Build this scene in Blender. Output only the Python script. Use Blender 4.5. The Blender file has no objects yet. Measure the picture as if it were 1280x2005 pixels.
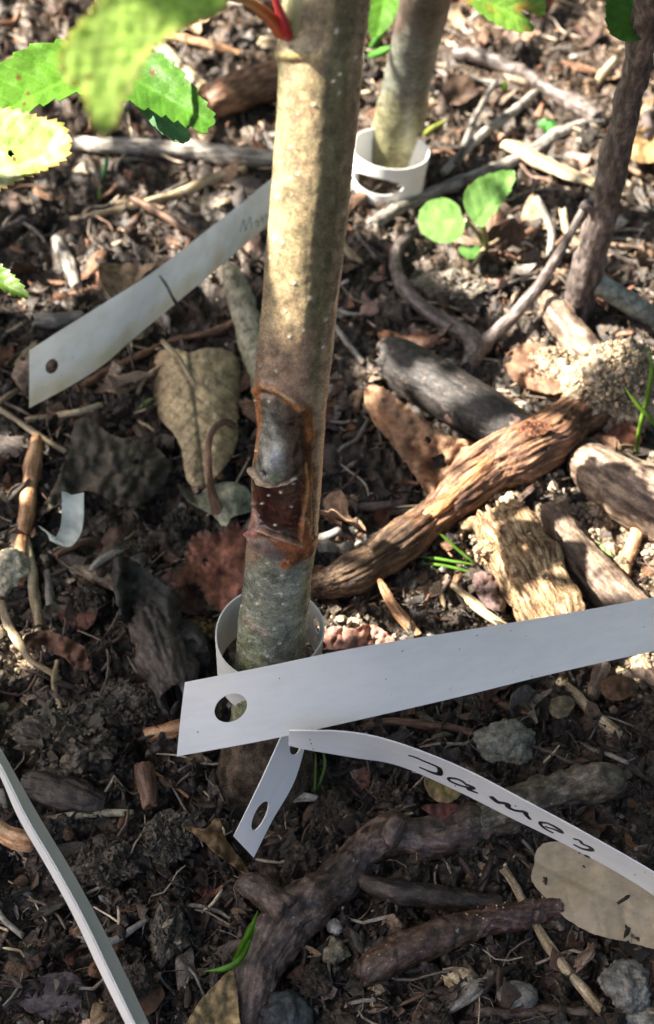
import bpy, math, random
import numpy as np
from mathutils import Vector
from mathutils.geometry import delaunay_2d_cdt

# ----------------------------------------------------------------- camera, light, exposure
# All modelling numbers below are centimetres; CM turns them into metres.
CM = 0.01
W_PX, H_PX = 1280.0, 2005.0
PITCH = math.radians(46.0)
CAM_H = 24.0
VFOV = math.radians(46.0)
FPX = (H_PX / 2) / math.tan(VFOV / 2)
CAM = np.array([0.0, 0.0, CAM_H])
FWD = np.array([0.0, math.cos(PITCH), -math.sin(PITCH)])
UPV = np.array([0.0, math.sin(PITCH), math.cos(PITCH)])
RGT = np.array([1.0, 0.0, 0.0])

scene = bpy.context.scene
cam_data = bpy.data.cameras.new('camera')
cam_data.sensor_fit = 'VERTICAL'
cam_data.sensor_height = 24.0
cam_data.lens = 12.0 / math.tan(VFOV / 2)
cam_data.clip_start = 0.005
cam_data.clip_end = 200.0
cam_data.dof.use_dof = True
cam_data.dof.focus_distance = 24.6 * CM
cam_data.dof.aperture_fstop = 16.0
cam = bpy.data.objects.new('camera', cam_data)
scene.collection.objects.link(cam)
cam.location = (0, 0, CAM_H * CM)
cam.rotation_euler = (math.pi / 2 - PITCH, 0, 0)
scene.camera = cam

SUN_EL = math.radians(45.0)
SUN_AZ = math.radians(0.0)          # sun stands square to the left
SUN = np.array([-math.cos(SUN_EL) * math.cos(SUN_AZ), -math.cos(SUN_EL) * math.sin(SUN_AZ), math.sin(SUN_EL)])
world = bpy.data.worlds.new('World')
scene.world = world
world.use_nodes = True
wn = world.node_tree
wn.nodes.clear()
wo = wn.nodes.new('ShaderNodeOutputWorld')
wb = wn.nodes.new('ShaderNodeBackground')
wb.inputs['Strength'].default_value = 0.052
sky = wn.nodes.new('ShaderNodeTexSky')
sky.sky_type = 'NISHITA'
sky.sun_disc = False
sky.sun_elevation = SUN_EL
sky.dust_density = 5.0
sky.air_density = 0.7
sky.ozone_density = 0.6
sky.sun_rotation = math.atan2(SUN[0], SUN[1])
wn.links.new(sky.outputs[0], wb.inputs['Color'])
wn.links.new(wb.outputs[0], wo.inputs['Surface'])
sl = bpy.data.lights.new('sun', 'SUN')
sl.energy = 5.0
sl.angle = math.radians(0.5)
sl.color = (1.0, 0.93, 0.81)
sun = bpy.data.objects.new('sun', sl)
scene.collection.objects.link(sun)
sun.rotation_euler = Vector(SUN).to_track_quat('Z', 'Y').to_euler()
scene.view_settings.view_transform = 'Standard'
scene.view_settings.look = 'None'
scene.view_settings.gamma = 1.0
scene.view_settings.exposure = 2.4
scene.render.engine = 'CYCLES'
scene.cycles.max_bounces = 8
scene.cycles.use_denoising = True

rng = np.random.default_rng(7)
random.seed(7)

# ----------------------------------------------------------------- noise
_perm = np.random.default_rng(3).permutation(256)
_perm = np.concatenate([_perm, _perm, _perm])
_g = np.random.default_rng(4).normal(size=(256, 3))
_g /= np.linalg.norm(_g, axis=1)[:, None]

def noise3(P):
    P = np.asarray(P, float)
    i = np.floor(P).astype(int)
    f = P - i
    i &= 255
    u = f * f * f * (f * (f * 6 - 15) + 10)
    out = 0
    for dx in (0, 1):
        wx = u[..., 0] if dx else 1 - u[..., 0]
        for dy in (0, 1):
            wy = u[..., 1] if dy else 1 - u[..., 1]
            for dz in (0, 1):
                wz = u[..., 2] if dz else 1 - u[..., 2]
                h = _perm[_perm[_perm[(i[..., 0] + dx) & 255] + ((i[..., 1] + dy) & 255)] + ((i[..., 2] + dz) & 255)]
                g = _g[h]
                d = g[..., 0] * (f[..., 0] - dx) + g[..., 1] * (f[..., 1] - dy) + g[..., 2] * (f[..., 2] - dz)
                out = out + wx * wy * wz * d
    return out * 1.5

def fbm(P, freq=1.0, octv=4, gain=0.5, ridge=False, off=0.0):
    P = np.asarray(P, float)
    r, a = 0, 1.0
    for k in range(octv):
        n = noise3(P * freq + 17.3 * k + off)
        r = r + a * ((1 - 2 * np.abs(n)) if ridge else n)
        a *= gain
        freq *= 2.03
    return r

def xyz(x, y, z=0.0):
    x = np.asarray(x, float); y = np.asarray(y, float)
    return np.stack([x, y, np.zeros_like(x) + z], -1)

# ----------------------------------------------------------------- ground height, pixel rays
def h_low(x, y):
    p = xyz(x, y, 3.1)
    return 0.55 * noise3(p * 0.16) + 0.32 * noise3(p * 0.42 + 5)

def h_full(x, y):
    p = xyz(x, y, 0.7)
    h = h_low(x, y)
    w = p + 0.35 * np.stack([noise3(p * 1.3), noise3(p * 1.3 + 40), 0 * h], -1)
    h = h + 0.50 * (0.35 - np.abs(noise3(w * 0.95 + 9))) * 1.6
    h = h + 0.32 * (0.35 - np.abs(noise3(w * 2.3 + 19))) * 1.6
    h = h + 0.15 * fbm(w, 4.2, 3, 0.62)
    return h - 0.2

def ray(px, py):
    a = (np.asarray(px, float) - W_PX / 2) / FPX
    b = (np.asarray(py, float) - H_PX / 2) / FPX
    return FWD + a[..., None] * RGT - b[..., None] * UPV

def PD(px, py, d):
    """point at pixel px,py of the photograph, d cm along the viewing axis"""
    return CAM + np.asarray(d, float)[..., None] * ray(px, py)

def G(px, py, lift=0.0):
    """point on the soil at a pixel, raised by lift cm"""
    r = ray(px, py)
    z = np.zeros(r.shape[:-1])
    for _ in range(12):
        t = (z + lift - CAM_H) / r[..., 2]
        p = CAM + t[..., None] * r
        z = 0.5 * z + 0.5 * h_low(p[..., 0], p[..., 1])
    t = (z + lift - CAM_H) / r[..., 2]
    return CAM + t[..., None] * r

def depth(p):
    return (np.asarray(p) - CAM) @ FWD

def proj(p):
    q = np.asarray(p) - CAM
    d = q @ FWD
    return W_PX / 2 + FPX * (q @ RGT) / d, H_PX / 2 - FPX * (q @ UPV) / d

# ----------------------------------------------------------------- mesh helpers
col_root = scene.collection

def make_mesh(name, V, Fs, col=(1, 1, 1, 0), grain=None, smooth=True):
    V = np.asarray(V, float)
    me = bpy.data.meshes.new(name)
    n = len(V)
    if not isinstance(Fs, (list, tuple)):
        Fs = [Fs]
    Fs = [np.asarray(f, np.int32) for f in Fs if len(f)]
    me.vertices.add(n)
    me.vertices.foreach_set('co', (V * CM).astype(np.float32).ravel())
    nl = sum(f.size for f in Fs)
    npoly = sum(len(f) for f in Fs)
    me.loops.add(nl)
    me.loops.foreach_set('vertex_index', np.concatenate([f.ravel() for f in Fs]))
    me.polygons.add(npoly)
    tot = np.concatenate([np.full(len(f), f.shape[1], np.int32) for f in Fs])
    st = np.concatenate([[0], np.cumsum(tot)[:-1]]).astype(np.int32)
    me.polygons.foreach_set('loop_start', st)
    me.polygons.foreach_set('use_smooth', np.full(npoly, smooth))
    me.update(calc_edges=True)
    c = np.ones((n, 4)); c[:, 3] = 0
    col = np.asarray(col, float)
    c[:, :col.shape[-1]] = col
    a = me.attributes.new('col', 'FLOAT_COLOR', 'POINT')
    a.data.foreach_set('color', c.astype(np.float32).ravel())
    g = V if grain is None else np.asarray(grain, float)
    a = me.attributes.new('grain', 'FLOAT_VECTOR', 'POINT')
    a.data.foreach_set('vector', g.astype(np.float32).ravel())
    me.validate()
    return me

def link(name, me, mat, parent=None, loc=None):
    o = bpy.data.objects.new(name, me)
    if mat is not None:
        if len(me.materials) == 0:
            me.materials.append(mat)
    col_root.objects.link(o)
    if parent is not None:
        o.parent = parent
    if loc is not None:
        o.location = tuple(np.asarray(loc) * CM)
    return o

def part(name, geo, mat, parent, smooth=True):
    """geo = (V, Fs, col, grain) in scene centimetres; becomes a child of parent"""
    V, Fs, col, grain = geo
    org = np.array(parent.location) / CM
    return link(name, make_mesh(name, V - org, Fs, col, grain, smooth), mat, parent)

def tag(o, label, cat, group=None, kind=None):
    if label: o['label'] = label
    if cat: o['category'] = cat
    if group: o['group'] = group
    if kind: o['kind'] = kind
    return o

def thing(name, label, cat, loc, group=None):
    o = bpy.data.objects.new(name, None)
    o.empty_display_size = 0.01
    col_root.objects.link(o)
    o.location = tuple(np.asarray(loc, float) * CM)
    return tag(o, label, cat, group)

def solo(name, geo, mat, label, cat, group=None, smooth=True, kind=None):
    V, Fs, col, grain = geo
    org = np.array([V[:, 0].mean(), V[:, 1].mean(), V[:, 2].min()])
    o = link(name, make_mesh(name, V - org, Fs, col, grain, smooth), mat, None, org)
    return tag(o, label, cat, group, kind)

def join_geo(gs):
    V, Fs, C, Gn = [], [], [], []
    n = 0
    for g in gs:
        v = np.asarray(g[0])
        V.append(v)
        fs = g[1] if isinstance(g[1], (list, tuple)) else [g[1]]
        for f in fs:
            if len(f): Fs.append(np.asarray(f) + n)
        c = np.zeros((len(v), 4)); c[:] = (1, 1, 1, 0)
        cc = np.asarray(g[2], float) if g[2] is not None else np.array([1, 1, 1, 0.])
        c[:, :cc.shape[-1]] = cc
        C.append(c)
        Gn.append(v if g[3] is None else g[3])
        n += len(v)
    return np.concatenate(V), Fs, np.concatenate(C), np.concatenate(Gn)

def catmull(P, n):
    P = np.asarray(P, float)
    Q = np.vstack([2 * P[0] - P[1], P, 2 * P[-1] - P[-2]])
    m = len(P) - 1
    t = np.linspace(0, m, n)
    i = np.minimum(t.astype(int), m - 1)
    f = (t - i)[:, None]
    a, b, c, d = Q[i], Q[i + 1], Q[i + 2], Q[i + 3]
    return 0.5 * ((2 * b) + (c - a) * f + (2 * a - 5 * b + 4 * c - d) * f ** 2 + (3 * b - a - 3 * c + d) * f ** 3)

footprints = []

def tube(pts, radii, nc=24, step=0.12, rough=0.06, rfreq=1.6, fibre=0.0, flat=1.0, jag=0.15, square=0.0,
         hollow=0.0, seed=0.0, foot=True, colfn=None, knots=(), caps=True, cracks=0.0, ref=None):
    """an irregular stick; pts in cm. Returns geo with grain = (x, y around, z along)"""
    pts = np.asarray(pts, float)
    L = np.linalg.norm(np.diff(pts, axis=0), axis=1).sum()
    n = int(max(5, min(420, L / step)))
    D = catmull(np.column_stack([pts, np.asarray(radii, float)]), n)
    C, R = D[:, :3], np.maximum(D[:, 3], 0.004)
    if foot:
        for k in range(0, n, max(1, n // 12)):
            footprints.append((C[k, 0], C[k, 1], R[k], C[k, 2]))
    T = np.gradient(C, axis=0)
    T /= np.linalg.norm(T, axis=1)[:, None]
    S = np.concatenate([[0], np.cumsum(np.linalg.norm(np.diff(C, axis=0), axis=1))])
    u = np.cross(T[0], [0, 0, 1.0]) if ref is None else np.array(ref, float)
    if np.linalg.norm(u) < 1e-3: u = np.array([1.0, 0, 0])
    U = np.zeros_like(C)
    for k in range(n):
        u = u - T[k] * (u @ T[k])
        u = u / np.linalg.norm(u)
        U[k] = u
    Vv = np.cross(T, U)
    th = np.linspace(0, 2 * np.pi, nc, endpoint=False)
    ct, sn = np.cos(th), np.sin(th)
    if square:
        k = 1 / np.maximum(np.abs(ct), np.abs(sn))
        ct2, sn2 = ct * (1 + square * (k - 1)), sn * (1 + square * (k - 1))
    else:
        ct2, sn2 = ct, sn
    q = np.stack([np.tile(ct, (n, 1)), np.tile(sn, (n, 1)), np.tile(S[:, None], (1, nc))], -1)
    rm = R[:, None]
    gq = q * np.stack([np.tile(rm, (1, nc)), np.tile(rm, (1, nc)), np.ones((n, nc))], -1)
    rough = min(rough, .13 * R.mean()) if R.mean() < .35 else rough
    bump = rough * 2.2 * fbm(gq, rfreq, 3, 0.55, off=seed)
    if fibre:
        fq = gq * np.array([1, 1, 0.035])
        bump = bump + fibre * fbm(fq, 5.0 / max(R.mean(), .15) ** .5, 3, 0.7, ridge=True, off=seed + 3)
    if cracks:
        cq = gq * np.array([0.55, 0.55, 1.0])
        cr = np.abs(noise3(cq * 1.5 + seed))
        bump = bump - cracks * np.clip(1 - cr / 0.06, 0, 1)
    for (s0, t0, w, a) in knots:
        dd = ((S[:, None] / S[-1] - s0) * S[-1]) ** 2 + (R[:, None] * ((th[None] - t0 + np.pi) % (2 * np.pi) - np.pi)) ** 2
        bump = bump + a * np.exp(-dd / w ** 2)
    rr = rm + bump
    along = jag * R.mean() * fbm(q[[0, -1]] * 1.0, 2.2, 3, 0.8, off=seed + 9)
    P = C[:, None] + rr[..., None] * (ct2[None, :, None] * U[:, None] + (sn2 * flat)[None, :, None] * Vv[:, None])
    if flat != 1.0:
        pass
    P[0] -= T[0] * along[0][:, None]
    P[-1] += T[-1] * along[1][:, None]
    V = P.reshape(-1, 3)
    g = gq.reshape(-1, 3).copy()
    g[:, :2] = (q[..., :2] * rm[..., None]).reshape(-1, 2)
    i = np.arange(n - 1)[:, None] * nc
    j = np.arange(nc)[None]
    j2 = (j + 1) % nc
    F4 = np.stack([i + j, i + j2, i + nc + j2, i + nc + j], -1).reshape(-1, 4)
    Vs, Fs = [V], [F4]
    gs = [g]
    base = len(V)
    F3 = []
    shade = np.ones((base, 4)); shade[:, 3] = 0
    if colfn is not None:
        cc = colfn(S[:, None] / S[-1] + 0 * th[None], np.tile(th, (n, 1)), P)
        shade[:, :cc.shape[-1]] = cc.reshape(base, -1)
    cs = [shade]
    if caps:
        for end, sgn in ((0, -1), (n - 1, 1)):
            ring = end * nc + np.arange(nc)
            if R[end] < 0.02:
                continue
            levels = ((0.8, 0.05), (0.45, -0.05)) if not hollow else ((0.78, 0.02), (hollow, -0.05), (hollow * .9, -1.2))
            prev = ring
            for (k, dz) in levels:
                pr = C[end] + (P[end] - C[end]) * k + sgn * T[end] * dz * R[end] + (T[end] * along[0 if end == 0 else 1][:, None]) * sgn * k
                pr = pr + T[end] * (rng.normal(size=(nc, 1)) * 0.03 * R[end])
                ids = base + np.arange(nc)
                Vs.append(pr)
                gg = g[ring].copy(); gg[:, :2] *= k; gg[:, 2] += sgn * (1 - k) * 0.3
                gs.append(gg)
                c2 = shade[ring].copy()
                if colfn is None: c2[:, :3] *= 1.15
                if hollow and k <= hollow: c2[:, :3] *= 0.5
                cs.append(c2)
                quad = np.stack([prev, np.roll(prev, -1), np.roll(ids, -1), ids], -1)
                Fs.append(quad if sgn > 0 else quad[:, ::-1])
                prev = ids
                base += nc
            Vs.append((Vs[-1].mean(0) - sgn * T[end] * 0.02 * R[end])[None])
            gs.append(gs[-1].mean(0)[None]); cs.append(cs[-1].mean(0)[None])
            tri = np.stack([prev, np.roll(prev, -1), np.full(nc, base)], -1)
            F3.append(tri if sgn > 0 else tri[:, ::-1])
            base += 1
    if F3: Fs.append(np.concatenate(F3))
    return np.concatenate(Vs), Fs, np.concatenate(cs), np.concatenate(gs)

def inside(poly, P):
    poly = np.asarray(poly, float)
    x, y = P[:, 0], P[:, 1]
    r = np.zeros(len(P), bool)
    for a, b in zip(poly, np.roll(poly, -1, 0)):
        c = ((a[1] > y) != (b[1] > y)) & (x < (b[0] - a[0]) * (y - a[1]) / (b[1] - a[1] + 1e-12) + a[0])
        r ^= c
    return r

def dist_line(P, pts, closed=False):
    pts = np.asarray(pts, float)
    d = np.full(len(P), 1e9)
    seg = list(zip(pts[:-1], pts[1:])) + ([(pts[-1], pts[0])] if closed else [])
    for a, b in seg:
        ab = b - a
        t = np.clip(((P - a) @ ab) / (ab @ ab + 1e-12), 0, 1)
        d = np.minimum(d, np.linalg.norm(P - (a + t[:, None] * ab), axis=1))
    return d

def resample(poly, step, smooth=True):
    poly = np.asarray(poly, float)
    if smooth:
        Q = np.vstack([poly[-1], poly, poly[0], poly[1]])
        out = []
        for i in range(len(poly)):
            a, b, c, d = Q[i], Q[i + 1], Q[i + 2], Q[i + 3]
            n = max(2, int(np.linalg.norm(c - b) / step))
            f = np.linspace(0, 1, n, endpoint=False)[:, None]
            out.append(0.5 * ((2 * b) + (c - a) * f + (2 * a - 5 * b + 4 * c - d) * f ** 2 + (3 * b - a - 3 * c + d) * f ** 3))
        return np.vstack(out)
    out = []
    for b, c in zip(poly, np.roll(poly, -1, 0)):
        n = max(1, int(np.linalg.norm(c - b) / step))
        f = np.linspace(0, 1, n, endpoint=False)[:, None]
        out.append(b + (c - b) * f)
    return np.vstack(out)

def sheet(outline, holes, spacing, fmap, thick, colfn=None, grainfn=None):
    """a thin sheet with real thickness: 2-D outline (and holes) triangulated, then bent by fmap(uv)->xyz"""
    outline = np.asarray(outline, float)
    lo, hi = outline.min(0), outline.max(0)
    gx = np.arange(lo[0] + spacing / 2, hi[0], spacing)
    gy = np.arange(lo[1] + spacing / 2, hi[1], spacing)
    X, Y = np.meshgrid(gx, gy)
    X = X + (np.arange(len(gy)) % 2)[:, None] * spacing * .5
    P = np.column_stack([X.ravel(), Y.ravel()])
    P = P + rng.normal(size=P.shape) * spacing * .07
    P = P[inside(outline, P)]
    P = P[dist_line(P, outline, True) > spacing * 0.35] if len(P) else P
    for h in holes:
        if len(P): P = P[~inside(h, P)]
        if len(P): P = P[dist_line(P, h, True) > spacing * .3]
    verts = list(map(tuple, outline))
    loops = [list(range(len(outline)))]
    for h in holes:
        s = len(verts)
        verts += list(map(tuple, np.asarray(h)))
        loops.append(list(range(s, s + len(h))))
    verts += list(map(tuple, P))
    edges = []
    for lp in loops:
        edges += [(lp[i], lp[(i + 1) % len(lp)]) for i in range(len(lp))]
    ov, oe, of, _, _, _ = delaunay_2d_cdt([Vector(v) for v in verts], edges, [], 0, 1e-7)
    uv = np.array([tuple(v) for v in ov])
    F = np.array([f for f in of if len(f) == 3], int)
    cen = uv[F].mean(1)
    keep = inside(outline, cen)
    for h in holes: keep &= ~inside(h, cen)
    F = F[keep]
    a = uv[F]
    area = (a[:, 1, 0] - a[:, 0, 0]) * (a[:, 2, 1] - a[:, 0, 1]) - (a[:, 1, 1] - a[:, 0, 1]) * (a[:, 2, 0] - a[:, 0, 0])
    F[area < 0] = F[area < 0][:, ::-1]
    used = np.unique(F)
    remap = -np.ones(len(uv), int); remap[used] = np.arange(len(used))
    uv = uv[used]; F = remap[F]
    n = len(uv)
    P3 = fmap(uv)
    N = np.zeros_like(P3)
    fn = np.cross(P3[F[:, 1]] - P3[F[:, 0]], P3[F[:, 2]] - P3[F[:, 0]])
    for k in range(3): np.add.at(N, F[:, k], fn)
    N /= np.linalg.norm(N, axis=1)[:, None] + 1e-12
    V = np.vstack([P3 + N * thick / 2, P3 - N * thick / 2])
    rimv = None
    ed = {}
    for f in F:
        for k in range(3):
            e = (f[k], f[(k + 1) % 3])
            ed[e] = 1
    B = np.array([e for e in ed if (e[1], e[0]) not in ed], int)
    bi = np.unique(B); mp = -np.ones(n, int); mp[bi] = np.arange(len(bi)); nb = len(bi)
    V = np.vstack([V, V[bi], V[bi + n]])
    Q = np.stack([mp[B[:, 1]], mp[B[:, 0]], mp[B[:, 0]] + nb, mp[B[:, 1]] + nb], -1) + 2 * n
    F3 = np.vstack([F, F[:, ::-1] + n])
    c = np.ones((2 * n, 4)); c[:, 3] = 0
    if colfn is not None:
        cc = colfn(uv, P3)
        c[:n, :cc.shape[1]] = cc; c[n:, :cc.shape[1]] = cc
    g = np.column_stack([uv, np.zeros(n)]) if grainfn is None else grainfn(uv)
    g = np.vstack([g, g + [0, 0, thick]])
    ex = np.concatenate([bi, bi + n])
    return V, [F3, Q], np.vstack([c, c[ex]]), np.vstack([g, g[ex]])

def ico(sub=1):
    t = (1 + 5 ** .5) / 2
    V = [(-1, t, 0), (1, t, 0), (-1, -t, 0), (1, -t, 0), (0, -1, t), (0, 1, t), (0, -1, -t), (0, 1, -t), (t, 0, -1), (t, 0, 1), (-t, 0, -1), (-t, 0, 1)]
    F = [(0, 11, 5), (0, 5, 1), (0, 1, 7), (0, 7, 10), (0, 10, 11), (1, 5, 9), (5, 11, 4), (11, 10, 2), (10, 7, 6), (7, 1, 8), (3, 9, 4), (3, 4, 2), (3, 2, 6), (3, 6, 8), (3, 8, 9), (4, 9, 5), (2, 4, 11), (6, 2, 10), (8, 6, 7), (9, 8, 1)]
    V = [np.array(v) / np.linalg.norm(v) for v in V]
    for _ in range(sub):
        mid = {}
        def m(a, b):
            k = (min(a, b), max(a, b))
            if k not in mid:
                v = V[a] + V[b]; V.append(v / np.linalg.norm(v)); mid[k] = len(V) - 1
            return mid[k]
        nf = []
        for a, b, c in F:
            ab, bc, ca = m(a, b), m(b, c), m(c, a)
            nf += [(a, ab, ca), (b, bc, ab), (c, ca, bc), (ab, bc, ca)]
        F = nf
    return np.array(V), np.array(F)

def lump(c, size, sub=4, amp=0.25, freq=1.3, fine=0.08, seed=0.0, colfn=None, facet=0.0):
    V, F = ico(sub)
    n = 1 + amp * fbm(V, freq, 3, 0.55, off=seed) + fine * fbm(V, freq * 5, 3, 0.7, off=seed + 5)
    if facet:
        n = n - facet * np.abs(noise3(V * freq * 1.2 + seed + 31))
    P = V * n[:, None] * np.asarray(size) 
    g = P + seed
    P = P + np.asarray(c)
    cc = (1, 1, 1, 0) if colfn is None else colfn(V, P)
    return P, [F], cc, g

def rotmat(ax, ay, az):
    cx, sx, cy, sy, cz, sz = np.cos(ax), np.sin(ax), np.cos(ay), np.sin(ay), np.cos(az), np.sin(az)
    o = np.ones_like(cx); z = np.zeros_like(cx)
    X = np.stack([np.stack([o, z, z], -1), np.stack([z, cx, -sx], -1), np.stack([z, sx, cx], -1)], -2)
    Y = np.stack([np.stack([cy, z, sy], -1), np.stack([z, o, z], -1), np.stack([-sy, z, cy], -1)], -2)
    Z = np.stack([np.stack([cz, -sz, z], -1), np.stack([sz, cz, z], -1), np.stack([z, z, o], -1)], -2)
    return Z @ Y @ X

def scatter(variants, pos, rot, scale, cols):
    """joins many small copies into one geometry"""
    n = len(pos)
    pick = rng.integers(0, len(variants), n)
    Vs, Fs, Cs, Gs = [], [], [], []
    base = 0
    for k, v in enumerate(variants):
        idx = np.where(pick == k)[0]
        if not len(idx): continue
        v0 = v[0]; fs = v[1] if isinstance(v[1], (list, tuple)) else [v[1]]
        P = np.einsum('nij,nvj->nvi', rot[idx], v0[None] * scale[idx][:, None, :]) + pos[idx][:, None]
        m = len(v0)
        Vs.append(P.reshape(-1, 3))
        for f in fs:
            Fs.append((f[None] + (base + np.arange(len(idx)) * m)[:, None, None]).reshape(-1, f.shape[1]))
        Cs.append(np.repeat(cols[idx], m, 0))
        Gs.append((v0[None] * scale[idx][:, None, :] + rng.uniform(0, 60, (len(idx), 1, 3))).reshape(-1, 3))
        base += m * len(idx)
    return np.concatenate(Vs), Fs, np.concatenate(Cs), np.concatenate(Gs)

# ----------------------------------------------------------------- materials
def organic(name, stops, scale=(3, 3, 3), detail=8, rough=(0.55, 0.85), bump=0.02, bscale=None, spec=0.5,
            mott=0.35, mscale=0.9, trans=0.0, tcol=None, vary=0.0, hue=0.0, gloss_attr=False, fine=0.4, dust=None, coat=0.0, sheen=0.0, grit=0.35):
    m = bpy.data.materials.new(name)
    m.use_nodes = True
    nt = m.node_tree
    nt.nodes.clear()
    N, Lk = nt.nodes.new, nt.links.new
    out = N('ShaderNodeOutputMaterial')
    bs = N('ShaderNodeBsdfPrincipled')
    at = N('ShaderNodeAttribute'); at.attribute_name = 'grain'
    ac = N('ShaderNodeAttribute'); ac.attribute_name = 'col'
    oi = N('ShaderNodeObjectInfo')
    addr = N('ShaderNodeVectorMath'); addr.operation = 'ADD'
    Lk(at.outputs['Vector'], addr.inputs[0])
    sc = N('ShaderNodeMath'); sc.operation = 'MULTIPLY'; sc.inputs[1].default_value = 37.0
    Lk(oi.outputs['Random'], sc.inputs[0]); Lk(sc.outputs[0], addr.inputs[1])
    mp = N('ShaderNodeMapping'); mp.inputs['Scale'].default_value = scale
    Lk(addr.outputs[0], mp.inputs['Vector'])
    n1 = N('ShaderNodeTexNoise'); n1.inputs['Scale'].default_value = 1.0
    n1.inputs['Detail'].default_value = detail; n1.inputs['Roughness'].default_value = 0.62
    Lk(mp.outputs[0], n1.inputs['Vector'])
    cr = N('ShaderNodeValToRGB')
    e = cr.color_ramp.elements
    pos = np.linspace(0.37, 0.63, len(stops))
    while len(e) < len(stops): e.new(0.5)
    for k, s in enumerate(stops):
        e[k].position = pos[k]; e[k].color = (*s, 1)
    Lk(n1.outputs['Fac'], cr.inputs['Fac'])
    n2 = N('ShaderNodeTexNoise'); n2.inputs['Scale'].default_value = mscale; n2.inputs['Detail'].default_value = 5
    Lk(addr.outputs[0], n2.inputs['Vector'])
    mr = N('ShaderNodeMapRange')
    mr.inputs['From Min'].default_value = 0.3; mr.inputs['From Max'].default_value = 0.7
    mr.inputs['To Min'].default_value = 1 - mott; mr.inputs['To Max'].default_value = 1 + mott
    Lk(n2.outputs['Fac'], mr.inputs['Value'])
    mx = N('ShaderNodeVectorMath'); mx.operation = 'SCALE'
    Lk(cr.outputs['Color'], mx.inputs[0]); Lk(mr.outputs[0], mx.inputs['Scale'])
    mu = N('ShaderNodeVectorMath'); mu.operation = 'MULTIPLY'
    Lk(mx.outputs[0], mu.inputs[0]); Lk(ac.outputs['Color'], mu.inputs[1])
    n5 = N('ShaderNodeTexNoise'); n5.inputs['Scale'].default_value = (bscale or 14.0) * 0.9; n5.inputs['Detail'].default_value = 4
    n5.inputs['Roughness'].default_value = 0.7
    Lk(addr.outputs[0], n5.inputs['Vector'])
    r5 = N('ShaderNodeMapRange'); r5.inputs['From Min'].default_value = 0.36; r5.inputs['From Max'].default_value = 0.64
    r5.inputs['To Min'].default_value = 1 - grit; r5.inputs['To Max'].default_value = 1 + grit
    Lk(n5.outputs['Fac'], r5.inputs['Value'])
    m5 = N('ShaderNodeVectorMath'); m5.operation = 'SCALE'
    Lk(mu.outputs[0], m5.inputs[0]); Lk(r5.outputs[0], m5.inputs['Scale'])
    last = m5.outputs[0]
    if vary or hue:
        hs = N('ShaderNodeHueSaturation')
        v = N('ShaderNodeMapRange'); v.inputs['To Min'].default_value = 1 - vary; v.inputs['To Max'].default_value = 1 + vary
        Lk(oi.outputs['Random'], v.inputs['Value']); Lk(v.outputs[0], hs.inputs['Value'])
        h1 = N('ShaderNodeMath'); h1.operation = 'MULTIPLY'; h1.inputs[1].default_value = 7.77
        h2 = N('ShaderNodeMath'); h2.operation = 'FRACT'
        Lk(oi.outputs['Random'], h1.inputs[0]); Lk(h1.outputs[0], h2.inputs[0])
        v2 = N('ShaderNodeMapRange'); v2.inputs['To Min'].default_value = 0.5 - hue; v2.inputs['To Max'].default_value = 0.5 + hue
        Lk(h2.outputs[0], v2.inputs['Value']); Lk(v2.outputs[0], hs.inputs['Hue'])
        Lk(last, hs.inputs['Color']); last = hs.outputs[0]
    if dust is not None:
        n4 = N('ShaderNodeTexNoise'); n4.inputs['Scale'].default_value = dust[1]; n4.inputs['Detail'].default_value = 7
        n4.inputs['Roughness'].default_value = 0.7
        Lk(addr.outputs[0], n4.inputs['Vector'])
        r4 = N('ShaderNodeMapRange'); r4.inputs['From Min'].default_value = dust[2]; r4.inputs['From Max'].default_value = dust[2] + 0.06
        Lk(n4.outputs['Fac'], r4.inputs['Value'])
        m4 = N('ShaderNodeMixRGB'); m4.inputs['Color2'].default_value = (*dust[0], 1)
        Lk(r4.outputs[0], m4.inputs['Fac']); Lk(last, m4.inputs['Color1']); last = m4.outputs[0]
    Lk(last, bs.inputs['Base Color'])
    n3 = N('ShaderNodeTexNoise'); n3.inputs['Scale'].default_value = bscale or 14.0; n3.inputs['Detail'].default_value = 6
    n3.inputs['Roughness'].default_value = 0.65
    Lk(addr.outputs[0], n3.inputs['Vector'])
    hm = N('ShaderNodeMath'); hm.operation = 'MULTIPLY_ADD'; hm.inputs[1].default_value = fine
    Lk(n3.outputs['Fac'], hm.inputs[0]); Lk(n1.outputs['Fac'], hm.inputs[2])
    bp = N('ShaderNodeBump'); bp.inputs['Strength'].default_value = 1.0; bp.inputs['Distance'].default_value = bump * 0.7 * CM
    Lk(hm.outputs[0], bp.inputs['Height']); Lk(bp.outputs[0], bs.inputs['Normal'])
    rr = N('ShaderNodeMapRange')
    rr.inputs['From Min'].default_value = 0.35; rr.inputs['From Max'].default_value = 0.65
    rr.inputs['To Min'].default_value = rough[0]; rr.inputs['To Max'].default_value = rough[1]
    Lk(n3.outputs['Fac'], rr.inputs['Value'])
    if gloss_attr:
        ga = N('ShaderNodeMath'); ga.operation = 'MULTIPLY_ADD'; ga.inputs[1].default_value = -0.42; ga.use_clamp = True
        Lk(ac.outputs['Alpha'], ga.inputs[0]); Lk(rr.outputs[0], ga.inputs[2])
        Lk(ga.outputs[0], bs.inputs['Roughness'])
    else:
        Lk(rr.outputs[0], bs.inputs['Roughness'])
    bs.inputs['Specular IOR Level'].default_value = spec
    if coat:
        bs.inputs['Coat Weight'].default_value = coat; bs.inputs['Coat Roughness'].default_value = 0.25
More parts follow.
